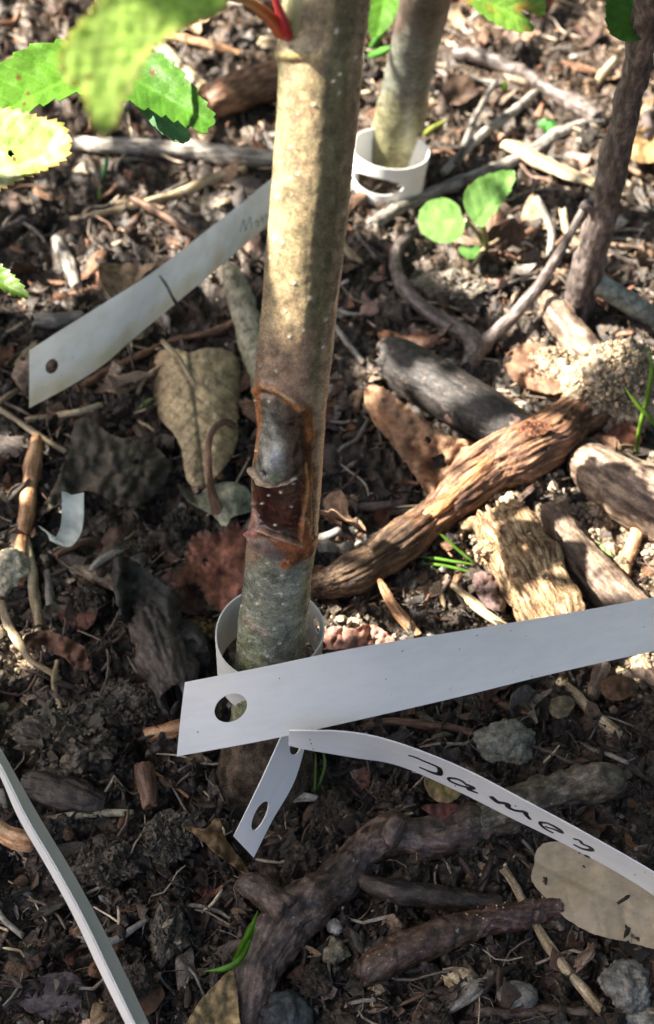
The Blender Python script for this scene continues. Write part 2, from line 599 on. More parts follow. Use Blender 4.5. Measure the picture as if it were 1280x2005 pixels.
    if trans:
        tr = N('ShaderNodeBsdfTranslucent')
        if tcol is not None:
            tm = N('ShaderNodeVectorMath'); tm.operation = 'MULTIPLY'; tm.inputs[1].default_value = tcol
            Lk(last, tm.inputs[0]); Lk(tm.outputs[0], tr.inputs['Color'])
        else:
            Lk(last, tr.inputs['Color'])
        Lk(bp.outputs[0], tr.inputs['Normal'])
        ms = N('ShaderNodeMixShader'); ms.inputs[0].default_value = trans
        Lk(bs.outputs[0], ms.inputs[1]); Lk(tr.outputs[0], ms.inputs[2]); Lk(ms.outputs[0], out.inputs['Surface'])
    else:
        Lk(bs.outputs[0], out.inputs['Surface'])
    return m

M = {}
M['soil'] = organic('soil', [(.0055, .0038, .0026), (.014, .0092, .006), (.032, .0215, .0142), (.08, .058, .040)], (6, 6, 6), 10, (0.25, 0.8), 0.07, 22, 0.6, 0.5, 0.35,
                    dust=((.17, .14, .10), 3.2, 0.60))
M['crumb'] = organic('soil_crumb', [(.35, .35, .35), (1, 1, 1), (1.7, 1.65, 1.6)], (12, 12, 12), 8, (0.25, 0.8), 0.03, 40, 0.6, 0.3, 2)
M['fibre'] = organic('root_fibre', [(.6, .6, .6), (1.3, 1.3, 1.3)], (9, 9, 3), 4, (0.5, 0.8), 0.01, 30)
M['splinter'] = organic('wood_splinter', [(.35, .33, .3), (1, 1, 1), (1.6, 1.6, 1.6)], (9, 9, 1.5), 6, (0.45, 0.85), 0.03, 30)
M['bark_main'] = organic('sapling_bark', [(.62, .62, .62), (1, 1, 1), (1.35, 1.35, 1.3)], (4.5, 4.5, 5.5), 9, (0.42, 0.62), 0.012, 26, 0.6, 0.2, 1.2, gloss_attr=True, fine=0.5)
M['bark_grey'] = organic('grey_green_bark', [(.10, .10, .08), (.2, .21, .17), (.34, .34, .29)], (4, 4, 4), 8, (0.45, 0.7), 0.03, 20, 0.5, 0.35, 0.8)
M['bark_purple'] = organic('purple_twig_bark', [(.04, .030, .027), (.10, .078, .070), (.22, .18, .165)], (7, 7, 2.0), 8, (0.4, 0.7), 0.03, 24, 0.5, 0.35, 1.2, dust=((.35, .28, .24), 7, 0.64))
M['root_bark'] = organic('root_bark', [(.014, .008, .006), (.042, .024, .017), (.085, .054, .040), (.14, .10, .08)], (7, 7, 4), 10, (0.28, 0.6), 0.05, 20, 0.6, 0.5, 0.7, dust=((.34, .30, .27), 11, 0.62))
M['root_olive'] = organic('olive_root_bark', [(.03, .022, .014), (.075, .06, .04), (.15, .13, .10)], (7, 7, 4), 9, (0.35, 0.65), 0.05, 20, 0.5, 0.5, 0.7, dust=((.33, .32, .3), 10, 0.62))
M['charred'] = organic('blackened_wood', [(.009, .008, .0075), (.024, .020, .018), (.062, .050, .044)], (9, 9, 3.2), 10, (0.42, 0.7), 0.06, 18, 0.5, 0.35, 0.7, dust=((.26, .17, .14), 1.6, 0.585))
M['orange_bark'] = organic('orange_brown_wood', [(.03, .014, .009), (.12, .058, .034), (.23, .125, .072), (.38, .235, .14)], (11, 11, 1.1), 10, (0.5, 0.8), 0.09, 24, 0.4, 0.4, 0.6)
M['tan_bark'] = organic('tan_grey_bark', [(.06, .038, .028), (.17, .115, .082), (.35, .265, .19)], (6, 6, 1.5), 9, (0.5, 0.8), 0.06, 20, 0.45, 0.45, 0.8)
M['rot_wood'] = organic('yellow_rotten_wood', [(.05, .025, .012), (.19, .11, .055), (.34, .225, .12), (.50, .39, .25)], (10, 10, 1.8), 10, (0.6, 0.9), 0.11, 20, 0.35, 0.35, 1.1, dust=((.14, .075, .04), 3.2, 0.56))
M['dark_bark'] = organic('dark_rotting_bark', [(.010, .007, .006), (.030, .020, .015), (.075, .054, .042)], (6, 6, 2.2), 10, (0.3, 0.7), 0.08, 22, 0.6, 0.4, 0.9)
M['straw'] = organic('dry_straw', [(.16, .11, .06), (.36, .28, .17), (.55, .47, .33)], (7, 7, 1.0), 8, (0.5, 0.8), 0.03, 24, 0.4, 0.35, 1.0, vary=.2)
M['straw_orange'] = organic('orange_straw', [(.16, .07, .03), (.42, .22, .11), (.6, .40, .24)], (7, 7, 1.0), 8, (0.5, 0.8), 0.03, 24, 0.4, 0.35, 1.0)
M['brown_twig'] = organic('brown_twig_bark', [(.045, .022, .012), (.14, .07, .04), (.26, .15, .09)], (8, 8, 1.3), 8, (0.45, 0.75), 0.03, 24, 0.5, 0.4, 1.0, vary=.25)
M['grey_twig'] = organic('grey_weathered_twig', [(.08, .07, .06), (.20, .18, .155), (.36, .33, .29)], (7, 7, 1.4), 8, (0.5, 0.8), 0.03, 24, 0.45, 0.4, 1.0, vary=.25)
M['lichen_stick'] = organic('pale_lichen_bark', [(.10, .09, .06), (.27, .25, .17), (.40, .38, .28)], (4, 4, 3), 9, (0.5, 0.8), 0.04, 22, 0.45, 0.3, 0.9)
M['stone'] = organic('stone', [(.09, .09, .08), (.19, .18, .165), (.33, .32, .29)], (5, 5, 5), 9, (0.5, 0.85), 0.04, 22, 0.45, 0.3, 1.2, vary=.2)
M['dusty'] = organic('dry_pale_earth', [(.13, .095, .06), (.36, .28, .19), (.58, .48, .35)], (6, 6, 6), 9, (0.7, 0.95), 0.07, 24, 0.3, 0.3, 1.4)
M['label'] = organic('white_plastic', [(.77, .775, .77), (.80, .80, .79), (.82, .82, .81)], (1.6, 6, 3), 5, (0.36, 0.5), 0.0015, 60, 0.45, 0.025, .7, trans=0.12, fine=0.3, dust=((.52, .47, .38), 3.2, 0.685), grit=.015)
M['label_old'] = organic('weathered_white_plastic', [(.74, .74, .68), (.81, .81, .76), (.84, .84, .82)], (1.3, 1.3, 3), 8, (0.4, 0.55), 0.003, 50, 0.45, 0.06, 0.8, trans=0.12, dust=((.40, .34, .24), 5, 0.69), grit=.03)
M['label_clear'] = organic('milky_plastic', [(.45, .52, .50), (.60, .68, .66), (.72, .78, .77)], (2, 2, 3), 6, (0.3, 0.45), 0.008, 40, 0.5, 0.1, 1.0, trans=0.35, grit=.04)
M['ink'] = organic('black_ink', [(.008, .008, .01), (.015, .015, .02)], (3, 3, 3), 3, (0.35, 0.5), 0.001, 40, 0.4, 0.1, 1)
M['faded_ink'] = organic('faded_ink', [(.16, .17, .18), (.26, .27, .28)], (3, 3, 3), 3, (0.5, 0.6), 0.001, 40, 0.3, 0.2, 2)
M['leaf'] = organic('green_leaf', [(.75, .8, .6), (1, 1, 1), (1.2, 1.15, 1.1)], (4, 4, 4), 6, (0.32, 0.5), 0.015, 30, 0.5, 0.18, 1.5, trans=0.5, tcol=(1.2, 1.3, .5), grit=.10)
M['shrub_leaf'] = organic('shrub_leaf', [(.75, .8, .6), (1, 1, 1), (1.2, 1.15, 1.1)], (1, 1, 1), 4, (0.4, 0.6), 0.01, 10, 0.4, 0.18, 1.5, trans=0.12)
M['dead_leaf'] = organic('dead_leaf', [(.6, .58, .55), (1, 1, 1), (1.3, 1.3, 1.25)], (5, 5, 5), 9, (0.45, 0.8), 0.03, 26, 0.45, 0.3, 1.2, trans=0.15, tcol=(1.2, 1, .7), grit=.22)
M['smooth_leaf'] = organic('smooth_dead_leaf', [(.85, .84, .82), (1, 1, 1), (1.1, 1.1, 1.1)], (1.3, 1.3, 1.3), 5, (.35, .6), .006, 14, .5, .08, .8, trans=.15, grit=.07)
M['grass'] = organic('grass_blade', [(.8, .8, .8), (1.1, 1.1, 1.1)], (6, 6, 1), 4, (0.35, 0.5), 0.01, 30, 0.5, 0.15, 1.5, trans=0.4, tcol=(1.2, 1.2, .5), grit=.1)
M['petiole'] = organic('red_petiole', [(.8, .8, .8), (1.15, 1.15, 1.15)], (6, 6, 2), 4, (0.3, 0.45), 0.01, 30, 0.5, 0.1, 1.5, trans=0.15, grit=.08)

def gpts(L):
    """[(px, py, radius_px, lift_extra)] -> points and radii lying on the soil"""
    P, R = [], []
    for it in L:
        px, py, r = it[:3]
        ex = it[3] if len(it) > 3 else 0.0
        d = depth(G(px, py, 0.3))
        rc = r * d / FPX
        p = G(px, py, rc * 0.85 + ex)
        P.append(p); R.append(r * depth(p) / FPX)
    return np.array(P), np.array(R)

def apts(L):
    """[(px, py, radius_px, depth)] -> points in the air"""
    P = np.array([PD(a[0], a[1], a[3]) for a in L])
    return P, np.array([a[2] * a[3] / FPX for a in L])

# ----------------------------------------------------------------- ground
def build_ground():
    az = np.concatenate([np.linspace(-180, -50, 40, endpoint=False), np.linspace(-50, -22, 60, endpoint=False),
                         np.linspace(-22, 22, 310), np.linspace(22, 50, 61)[1:], np.linspace(50, 180, 41)[1:-1]])
    az = np.radians(az)
    rd = np.concatenate([[.6, 1.2], np.exp(np.linspace(math.log(1.8), math.log(8), 60, endpoint=False)), np.exp(np.linspace(math.log(8), math.log(64), 470)),
                         np.exp(np.linspace(math.log(66), math.log(8000), 50))])
    A, R = np.meshgrid(az, rd)
    X, Y = R * np.sin(A), R * np.cos(A)
    Z = h_full(X, Y)
    Z = np.where(R > 70, h_low(X, Y) * (1 + (R - 70) * 0.004).clip(1, 4), Z)
    V = np.stack([X, Y, Z], -1).reshape(-1, 3)
    nc, nr = len(az), len(rd)
    i = np.arange(nr - 1)[:, None] * nc
    j = np.arange(nc)[None]
    j2 = (j + 1) % nc
    F = np.stack([i + j2, i + j, i + nc + j, i + nc + j2], -1).reshape(-1, 4)
    V = np.vstack([V, [0, 0, V[0, 2]]])
    F3 = np.stack([np.arange(nc), (np.arange(nc) + 1) % nc, np.full(nc, len(V) - 1)], -1)
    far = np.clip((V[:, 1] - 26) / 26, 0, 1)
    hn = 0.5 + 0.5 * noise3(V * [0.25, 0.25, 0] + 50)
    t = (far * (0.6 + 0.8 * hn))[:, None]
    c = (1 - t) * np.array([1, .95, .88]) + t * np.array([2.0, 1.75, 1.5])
    # paler dry earth by the sunlit logs
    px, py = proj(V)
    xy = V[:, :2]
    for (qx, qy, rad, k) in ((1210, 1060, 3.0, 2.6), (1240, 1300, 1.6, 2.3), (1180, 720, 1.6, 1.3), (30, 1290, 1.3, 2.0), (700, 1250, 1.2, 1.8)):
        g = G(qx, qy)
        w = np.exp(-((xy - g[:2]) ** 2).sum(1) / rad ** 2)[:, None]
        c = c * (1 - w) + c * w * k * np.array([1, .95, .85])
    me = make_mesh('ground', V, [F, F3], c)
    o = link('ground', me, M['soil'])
    tag(o, None, None, kind='structure')
build_ground()

# ----------------------------------------------------------------- main sapling
S_TAB = np.array([(-260, 590, 762), (-60, 562, 738), (0, 553, 725), (100, 545, 712), (200, 543, 703), (300, 537, 693), (400, 528, 683), (500, 520, 672),
                  (600, 512, 660), (700, 502, 650), (765, 495, 642), (800, 500, 638), (850, 503, 635), (900, 496, 632), (930, 491, 630), (960, 492, 628),
                  (1000, 493, 624), (1050, 483, 622), (1075, 482, 618), (1110, 480, 611), (1200, 468, 604), (1270, 462, 598), (1340, 458, 598), (1420, 450, 600), (1480, 438, 612), (1560, 425, 625)], float)
A0 = G(530, 1500, 0.0)
B0 = PD(655., -60., 17.6)

def stem_axis(y):
    """axis point and radius of the main stem where its silhouette crosses photo row y"""
    s = 0.5
    lo, hi = -0.2, 1.4
    for _ in range(40):
        s = (lo + hi) / 2
        if proj(A0 + s * (B0 - A0))[1] > y: lo = s
        else: hi = s
    p = A0 + s * (B0 - A0)
    xl, xr = np.interp(y, S_TAB[:, 0], S_TAB[:, 1]), np.interp(y, S_TAB[:, 0], S_TAB[:, 2])
    d = depth(p)
    p = PD((xl + xr) / 2, y, d)
    return p, (xr - xl) / 2 * d / FPX

def build_sapling():
    root = thing('grafted_sapling', 'thick upright sapling trunk with brown graft scar and pale bud lip, in the middle', 'sapling', A0)
    ys = np.concatenate([np.linspace(1560, 1180, 110, endpoint=False), np.linspace(1180, 720, 300, endpoint=False), np.linspace(720, -260, 210)])
    C, R = zip(*[stem_axis(y) for y in ys])
    C, R = np.array(C), np.array(R)
    ker = np.exp(-np.linspace(-2, 2, 31) ** 2); ker /= ker.sum()
    Cp = np.pad(C, ((15, 15), (0, 0)), 'edge')
    T = np.gradient(C, axis=0)
    T = (B0 - A0) / np.linalg.norm(B0 - A0) + 0 * T
    nc = 180
    th = np.linspace(-np.pi, np.pi, nc, endpoint=False)
    front = -T[0] * 0 + (CAM - C) 
    front = front - (front * T).sum(1)[:, None] * T
    front /= np.linalg.norm(front, axis=1)[:, None]
    right = np.cross(T, front)
    right *= np.sign(right[:, :1])
    n = len(ys)
    S = np.concatenate([[0], np.cumsum(np.linalg.norm(np.diff(C, axis=0), axis=1))])
    dirv = np.cos(th)[None, :, None] * front[:, None] + np.sin(th)[None, :, None] * right[:, None]
    P0 = C[:, None] + R[:, None, None] * dirv
    px, py = proj(P0.reshape(-1, 3))
    fr = (np.abs(th) < np.pi / 2)[None] + np.zeros((n, 1), bool)
    # surface chart: x = axis pixel + radius*sin, wrapped on past the edges; y = pixel row
    cx = np.array([(np.interp(y, S_TAB[:, 0], S_TAB[:, 1]) + np.interp(y, S_TAB[:, 0], S_TAB[:, 2])) / 2 for y in ys])
    rp = np.array([(-np.interp(y, S_TAB[:, 0], S_TAB[:, 1]) + np.interp(y, S_TAB[:, 0], S_TAB[:, 2])) / 2 for y in ys])
    u = np.where(np.abs(th) < np.pi / 2, np.sin(th), np.sign(th) * (1 + (np.abs(th) - np.pi / 2)))
    X = px.reshape(n, nc).copy()
    Y = py.reshape(n, nc).copy()
    X = np.where(fr, X, cx[:, None] + rp[:, None] * u[None])
    Q = np.column_stack([X.ravel(), Y.ravel()])
    q3 = np.stack([np.cos(th)[None] * R[:, None], np.sin(th)[None] * R[:, None], S[:, None] + 0 * th[None]], -1).reshape(-1, 3)
    jit = 5.0 * np.column_stack([fbm(q3, 2.5, 3, .6), fbm(q3, 2.5, 3, .6, off=33)])
    Qj = Q + jit
    def z2(L): return [(440 + a / 4.36, 680 + b / 4.36) for a, b in L]
    back = ~fr.ravel()
    N = len(Q)
    y = Q[:, 1]; x = Q[:, 0]
    xn = np.repeat(np.sin(th)[None], n, 0).ravel()
    def sm(a, b, v): 
        t = np.clip((v - a) / (b - a), 0, 1); return t * t * (3 - 2 * t)
    nz = fbm(q3, 1.6, 4, .6, off=7); nf = fbm(q3 * [1, 1, .5], 5, 3, .7, off=11)
    # base colour: olive tan above, grey green below
    up = np.array([.31, .23, .135]); olive = np.array([.22, .20, .10]); tan = np.array([.27, .195, .125])
    c = np.ones((N, 3)) * up
    w = np.clip(0.5 + 0.9 * nz, 0, 1)[:, None]
    c = c * (1 - w * .42) + olive * w * .42
    g0 = np.clip(fbm(q3, 3.2, 4, .65, off=61) * 1.4, -.7, .9)[:, None]; c = c * (1 + .24 * g0 * np.array([1, .9, .8]))
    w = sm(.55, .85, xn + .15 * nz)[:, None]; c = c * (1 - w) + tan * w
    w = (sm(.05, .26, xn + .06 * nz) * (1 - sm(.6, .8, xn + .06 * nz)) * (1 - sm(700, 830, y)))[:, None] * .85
    c = c * (1 - w) + np.array([.085, .085, .04]) * w          # olive dark band: the stem's shaded side painted into the bark
    w = (sm(600, 720, y + 40 * nz) * (1 - sm(.3, .6, xn)))[:, None]; c = c * (1 - w * .8) + np.array([.22, .14, .10]) * w * .8
    low = np.array([.165, .18, .14])
    w = sm(1075, 1115, y + 30 * nf + 10 * xn)[:, None]
    lowc = low * (1 + .35 * nz[:, None]) + np.array([.03, .0, -.02]) * np.clip(nf, 0, 1)[:, None]
    lowc = lowc + (sm(.4, .9, xn) * .5)[:, None] * (np.array([.28, .22, .12]) - low)
    lowc = lowc + (sm(1160, 1300, y) * sm(.1, -.6, xn * 1.0) * .5)[:, None] * np.array([.02, .03, -.05])
    c = c * (1 - w) + lowc * w
    w = sm(1400, 1450, y + 20 * nz)[:, None]; c = c * (1 - w) + np.array([.06, .045, .033]) * (1 + nf[:, None]).clip(.3, 2) * w
    # pale transverse streaks on the lower bark
    st = fbm(q3 * [1, 1, 3.2], 3.2, 4, .65, off=21)
    w = (sm(.15, .6, st) * sm(1090, 1130, y) * (1 - sm(1380, 1430, y)) * .5)[:, None]; c = c * (1 - w) + np.array([.38, .39, .35]) * w
    disp = 0.010 * nz + 0.006 * nf
    gl = np.full(N, 0.55)
    def region(poly, colr, f=6, h=0.0, gloss=None, k=1.0, amount=1.0):
        nonlocal c, disp, gl
        pl = np.array(z2(poly))
        ins = inside(pl, Qj) & ~back
        d = dist_line(Qj, pl, True) * np.where(ins, 1, -1)
        w = sm(-f / 2, f / 2, d) * (~back) * amount
        cc = np.array(colr) * (1 + .5 * k * nz[:, None] + .3 * k * nf[:, None]).clip(.3, 2)
        c = c * (1 - w[:, None]) + cc * w[:, None]
        disp = disp + h * w
        if gloss is not None: gl = gl * (1 - w) + gloss * w
    def line(poly, colr, wd, h=0.0, gloss=None):
        nonlocal c, disp, gl
        d = dist_line(Q + jit * .4, np.array(z2(poly)))
        w = (np.exp(-(d / wd) ** 2)) * (~back)
        if colr is not None: c = c * (1 - w[:, None]) + np.array(colr) * w[:, None]
        disp = disp + h * w
        if gloss is not None: gl = gl * (1 - w) + gloss * w
    region([(150, 330), (420, 380), (640, 470), (760, 520), (770, 1000), (760, 1640), (640, 1760), (180, 1600), (180, 1100), (240, 800)], (.10, .04, .018), 18, -0.02, .6)
    region([(730, 500), (775, 760), (770, 1200), (760, 1650), (640, 1700), (690, 1400), (690, 1000), (640, 600)], (.20, .075, .018), 14, -0.015, .8, 1.8)
    region([(280, 420), (440, 430), (560, 500), (600, 860), (600, 1090), (450, 1180), (320, 1175), (250, 1060), (260, 960), (300, 700)], (.075, .062, .046), 14, 0.03, .8, 1.6)
    region([(320, 520), (420, 520), (480, 700), (500, 900), (540, 1080), (440, 1150), (330, 1140), (280, 1040), (300, 900), (330, 700)], (.17, .165, .14), 26, 0.02, .8, 1.6)
    region([(520, 480), (670, 530), (700, 900), (640, 1130), (600, 1090), (560, 860)], (.045, .026, .016), 18, 0.0, .9, 1.5)
    region([(240, 330), (310, 340), (325, 700), (280, 960), (215, 1000), (260, 700), (225, 420)], (.27, .105, .04), 10, 0.0, .5, 1.5)
    # bud shield bulge
    db = np.hypot((Q[:, 0] - 534) / 24, (Q[:, 1] - 905) / 34)
    w = np.exp(-db ** 2 * 1.3) * (~back); disp = disp + 0.17 * w
    w = (np.exp(-(np.hypot((Q[:, 0] - 541) / 11, (Q[:, 1] - 893) / 20)) ** 2) * .75 * (~back) * np.clip(.7 + .8 * nf, 0, 1))[:, None]
    c = c * (1 - w) + np.array([.55, .58, .60]) * w
    region([(338, 1050), (385, 1030), (412, 1050), (385, 1085), (350, 1100)], (.025, .012, .03), 5, -0.05, .6, .2)
    region([(425, 1060), (480, 1050), (490, 1120), (450, 1145), (410, 1130)], (.14, .18, .10), 9, -0.01, .6, .6)
    # dark polished panel beneath the lip, lower ridge, torn flap
    region([(215, 1060), (300, 1165), (400, 1200), (520, 1185), (605, 1125), (680, 1260), (690, 1450), (645, 1665), (450, 1610), (270, 1540), (225, 1330)], (.040, .011, .007), 9, -0.07, 1.0, 1.5)
    region([(225, 1330), (270, 1540), (180, 1600), (190, 1450)], (.30, .15, .12), 4, -0.0, .4)
    region([(400, 1640), (640, 1660), (660, 1500), (700, 1450), (740, 1600), (790, 1640), (730, 1790), (610, 1850), (485, 1905), (455, 1850), (520, 1790), (470, 1720)], (.20, .062, .02), 4, 0.035, .6, 2.0)
    region([(205, 1625), (330, 1640), (480, 1720), (520, 1790), (430, 1830), (300, 1760), (220, 1720)], (.075, .05, .05), 8, 0.0, .4, .6, .85)
    line([(150, 385), (240, 372), (330, 325), (440, 350), (500, 400), (560, 450), (640, 520)], (.34, .14, .05), 7.5, 0.06, .4)
    line([(330, 345), (440, 365), (520, 415), (590, 460)], (.50, .36, .18), 3.2, 0.01)
    line([(200, 1000), (235, 1040), (270, 1130), (350, 1185), (450, 1190), (560, 1150), (612, 1108)], (.46, .37, .23), 2.0, 0.09, .4)
    line([(240, 1050), (275, 1110), (330, 1160), (420, 1170)], (.30, .22, .13), 3.5, 0.03, .4)
    line([(700, 1000), (715, 1200), (700, 1350), (665, 1600)], (.34, .17, .06), 2.0, 0.02)
    line([(130, 1640), (180, 1600), (250, 1550), (400, 1612), (600, 1672), (650, 1690)], (.34, .20, .13), 3.0, 0.055, .5)
    line([(150, 1620), (200, 1590), (250, 1580)], (.38, .17, .16), 6, 0.03, .5)
    line([(460, 1850), (520, 1795), (600, 1850), (730, 1785), (800, 1640)], (.12, .035, .012), 1.5, -0.02)
    # right-hand cream strip bark peeling edge
    line([(760, 1640), (765, 1200), (760, 900), (750, 520)], (.16, .07, .03), 1.6, -0.02)
    # lenticels
    lr = np.random.default_rng(12)
    for _ in range(260):
        yy = lr.uniform(-150, 1400); uu = lr.uniform(-3, 3)
        if 770 < yy < 1090 and lr.random() < .5: continue
        xx = np.interp(yy, S_TAB[:, 0], S_TAB[:, 1]) * .5 + np.interp(yy, S_TAB[:, 0], S_TAB[:, 2]) * .5 + 75 * uu
        a, b = lr.uniform(2.2, 5.0), lr.uniform(1.8, 3.2)
        w = np.exp(-(np.hypot((Q[:, 0] - xx) / a, (Q[:, 1] - yy) / b)) ** 2 * 1.5)
        k = lr.uniform(.7, 1)
        c = c * (1 - w[:, None] * k) + np.array([.85, .76, .60]) * w[:, None] * k; disp = disp + .026 * w * k
    # scar low on the left of the stem
    for (xx, yy, a, b, k) in ((484, 1212, 9, 10, 1), (500, 1232, 16, 7, 1), (522, 1240, 12, 5, .7), (560, 1155, 9, 3, .7)):
        w = np.exp(-(np.hypot((Q[:, 0] - xx) / a, (Q[:, 1] - yy) / b)) ** 2) * (.6 + .8 * nf).clip(0, 1) * (~back)
        c = c * (1 - w[:, None]) + np.array([.42, .30, .24]) * w[:, None]; disp = disp + .05 * w * k
    # leaf scar and node near the top
    w = np.exp(-(np.hypot((Q[:, 0] - 560) / 42, (Q[:, 1] - 105) / 16)) ** 2) * (~back); disp = disp + .07 * w
    w2 = np.exp(-((Q[:, 1] - 122 - (Q[:, 0] - 570) * .05) / 4) ** 2) * np.exp(-((Q[:, 0] - 575) / 30) ** 2) * (~back)
    disp = disp - .03 * w2; c = c * (1 - .7 * w2[:, None]) + np.array([.1, .06, .03]) * .7 * w2[:, None]
    w3 = np.exp(-((Q[:, 1] - 108) / 5) ** 2) * np.exp(-((Q[:, 0] - 585) / 28) ** 2) * (~back)
    c = c * (1 - .8 * w3[:, None]) + np.array([.62, .47, .18]) * .8 * w3[:, None]
    c = c.clip(.006, .9)
    # longitudinal swelling at the foot, root flare
    fl = sm(1380, 1540, y) * (0.12 + 0.12 * noise3(np.column_stack([np.cos(np.tile(th, n)) * 2, np.sin(np.tile(th, n)) * 2, y * 0])))
    disp = disp + fl
    V = P0.reshape(-1, 3) + dirv.reshape(-1, 3) * disp[:, None]
    i = np.arange(n - 1)[:, None] * nc
    j = np.arange(nc)[None]; j2 = (j + 1) % nc
    F = np.stack([i + j, i + j2, i + nc + j2, i + nc + j], -1).reshape(-1, 4)
    a = V[F[0]]
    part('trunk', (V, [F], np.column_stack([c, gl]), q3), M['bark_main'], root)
    footprints.append((A0[0], A0[1], 1.1, 0))
    # raised torn flap of bark at the right of the graft
    def flapmap(uv):
        pts = []
        for (a, b) in uv:
            p, r = stem_axis(b)
            d = depth(p)
            cxp = proj(p)[0]
            sn = np.clip((a - cxp) / (r * FPX / d), -.97, .97)
            lift = .03 + .05 * max(0, (b - 1080) / 30) 
            pts.append(PD(a, b, d - (r * math.sqrt(1 - sn * sn)) / math.cos(math.radians(20)) * 1.0 - lift))
        return np.array(pts)
    # petioles and red stipules at the top node
    ax, r = stem_axis(70)
    d0 = depth(ax)
    def petc(c0, c1):
        return lambda s, t, P: (np.array(c0) * (1 - s[..., None]) + np.array(c1) * s[..., None])
    P, R = apts([(572, 72, 13, d0 - .3), (552, 60, 15, d0 - .5), (525, 32, 13, d0 - .9), (490, 5, 11, d0 - 1.6), (440, -12, 10, d0 - 2.8), (400, -15, 7, d0 - 3.8)])
    part('petiole', tube(P, R, 14, .05, .006, 3, foot=False, colfn=petc((.50, .05, .02), (.45, .42, .10))), M['petiole'], root)
    P, R = apts([(566, 70, 9, d0 - .55), (556, 45, 10, d0 - .75), (545, 15, 8, d0 - .9), (530, -25, 5, d0 - 1.1)])
    part('stipule', tube(P, R, 12, .05, .006, 3, foot=False, colfn=petc((.45, .02, .03), (.50, .05, .05))), M['petiole'], root)
    P, R = apts([(575, 60, 26, d0 - .35), (585, 20, 24, d0 - .55), (580, -30, 18, d0 - .8), (570, -70, 7, d0 - 1.)])
    part('bud', tube(P, R, 20, .05, .02, 2, foot=False, colfn=petc((.36, .34, .14), (.5, .52, .3))), M['petiole'], root)
    return root
sapling = build_sapling()

# ----------------------------------------------------------------- leaves in the air
def serrate(poly, base, tip, tooth, depth_px, step=None):
    """smooth outline with teeth that point to the tip"""
    o = resample(poly, tooth / 8)
    seg = np.linalg.norm(np.diff(np.vstack([o, o[:1]]), axis=0), axis=1)
    s = np.concatenate([[0], np.cumsum(seg)[:-1]])
    cen = o.mean(0)
    ax = np.array(tip, float) - np.array(base, float); L = np.linalg.norm(ax); ax /= L
    tang = np.roll(o, -1, 0) - np.roll(o, 1, 0)
    tang /= np.linalg.norm(tang, axis=1)[:, None] + 1e-9
    nrm = np.column_stack([tang[:, 1], -tang[:, 0]])
    if np.mean((nrm * (o - cen)).sum(1)) < 0: nrm = -nrm
    sgn = np.sign((tang * ax).sum(1))
    ph = (s / tooth + 0.15 * np.sin(s / tooth * 1.7)) % 1
    ph = np.where(sgn > 0, ph, 1 - ph)
    along = ((o - base) @ ax) / L
    amp = depth_px * np.clip(along * 3, 0, 1)
    return o + nrm * (amp * (ph - .3))[:, None]

def vein_fac(uv, base, tip, n, slope=0.75, w=2.4):
    ax = np.array(tip, float) - np.array(base, float); L = np.linalg.norm(ax); ax /= L
    pr = np.array([-ax[1], ax[0]])
    s = (uv - base) @ ax; t = (uv - base) @ pr
    mid = np.exp(-(t / (w * 1.5)) ** 2)
    ph = (s - np.abs(t) * slope - 0.0008 * t * t) / (L / n)
    fr = np.abs(ph - np.round(ph)) * (L / n)
    side = np.exp(-(fr / w) ** 2) * (s > 0)
    return np.maximum(mid, side * .75), s / L, t

def air_leaf(name, poly, base, tip, d0, dgrad, colr, parent, cup=0.25, tooth=16, td=7, nv=8, vein=1.35, holes=(), spots=(), label=None, edge=None, thick=.02, spacing=4, mat='leaf', patch=None, ripple=.03):
    """d0: depth at the base, dgrad: (per-px x, per-px y) change of depth"""
    o = serrate(poly, base, tip, tooth, td)
    ax = np.array(tip, float) - np.array(base, float); L = np.linalg.norm(ax); ax /= L
    pr = np.array([-ax[1], ax[0]])
    def fmap(uv):
        t = (uv - base) @ pr; s = (uv - base) @ ax
        vf, _, _ = vein_fac(uv, base, tip, nv)
        d = d0 + (uv[:, 0] - base[0]) * dgrad[0] + (uv[:, 1] - base[1]) * dgrad[1]
        d = d - cup * (np.abs(t) / 60) ** 1.4 * (d0 / 20) + ripple * noise3(np.column_stack([uv / 28, 0 * t + d0])) + .02 * vf
        return PD(uv[:, 0], uv[:, 1], d)
    def cf(uv, P):
        vf, s, t = vein_fac(uv, base, tip, nv)
        nn = noise3(np.column_stack([uv / 35, 0 * t + d0]))
        c = np.array(colr)[None] * (1 + .10 * nn)[:, None] * (1 + (vein - 1) * vf)[:, None]
        if patch is not None:
            w = np.clip((noise3(np.column_stack([uv / 30, 0 * t + 3 + d0])) + patch[1]) * 4, 0, 1)[:, None]
            c = c * (1 - w) + np.array(patch[0]) * w
        if edge is not None:
            w = np.exp(-dist_line(uv, o, True) / edge[1])[:, None]
            c = c * (1 - w) + np.array(edge[0]) * w
        for (x, y, r) in spots:
            w = (1 - np.clip(np.hypot(uv[:, 0] - x, uv[:, 1] - y) / r - .5, 0, 1))[:, None]
            c = c * (1 - w) + np.array([.16, .05, .02]) * w
        return c
    geo = sheet(o, holes, spacing, fmap, thick, cf, lambda uv: np.column_stack([uv / 90, 0 * uv[:, 0]]))
    ob = part(name, geo, M[mat], parent)
    if label: ob['label'] = label
    return ob

def px_circle(x, y, r, n=14, irr=0.15):
    a = np.linspace(0, 2 * np.pi, n, endpoint=False)
    rr = r * (1 + irr * np.random.default_rng(int(x)).normal(size=n))
    return np.column_stack([x + rr * np.cos(a), y + rr * np.sin(a)])

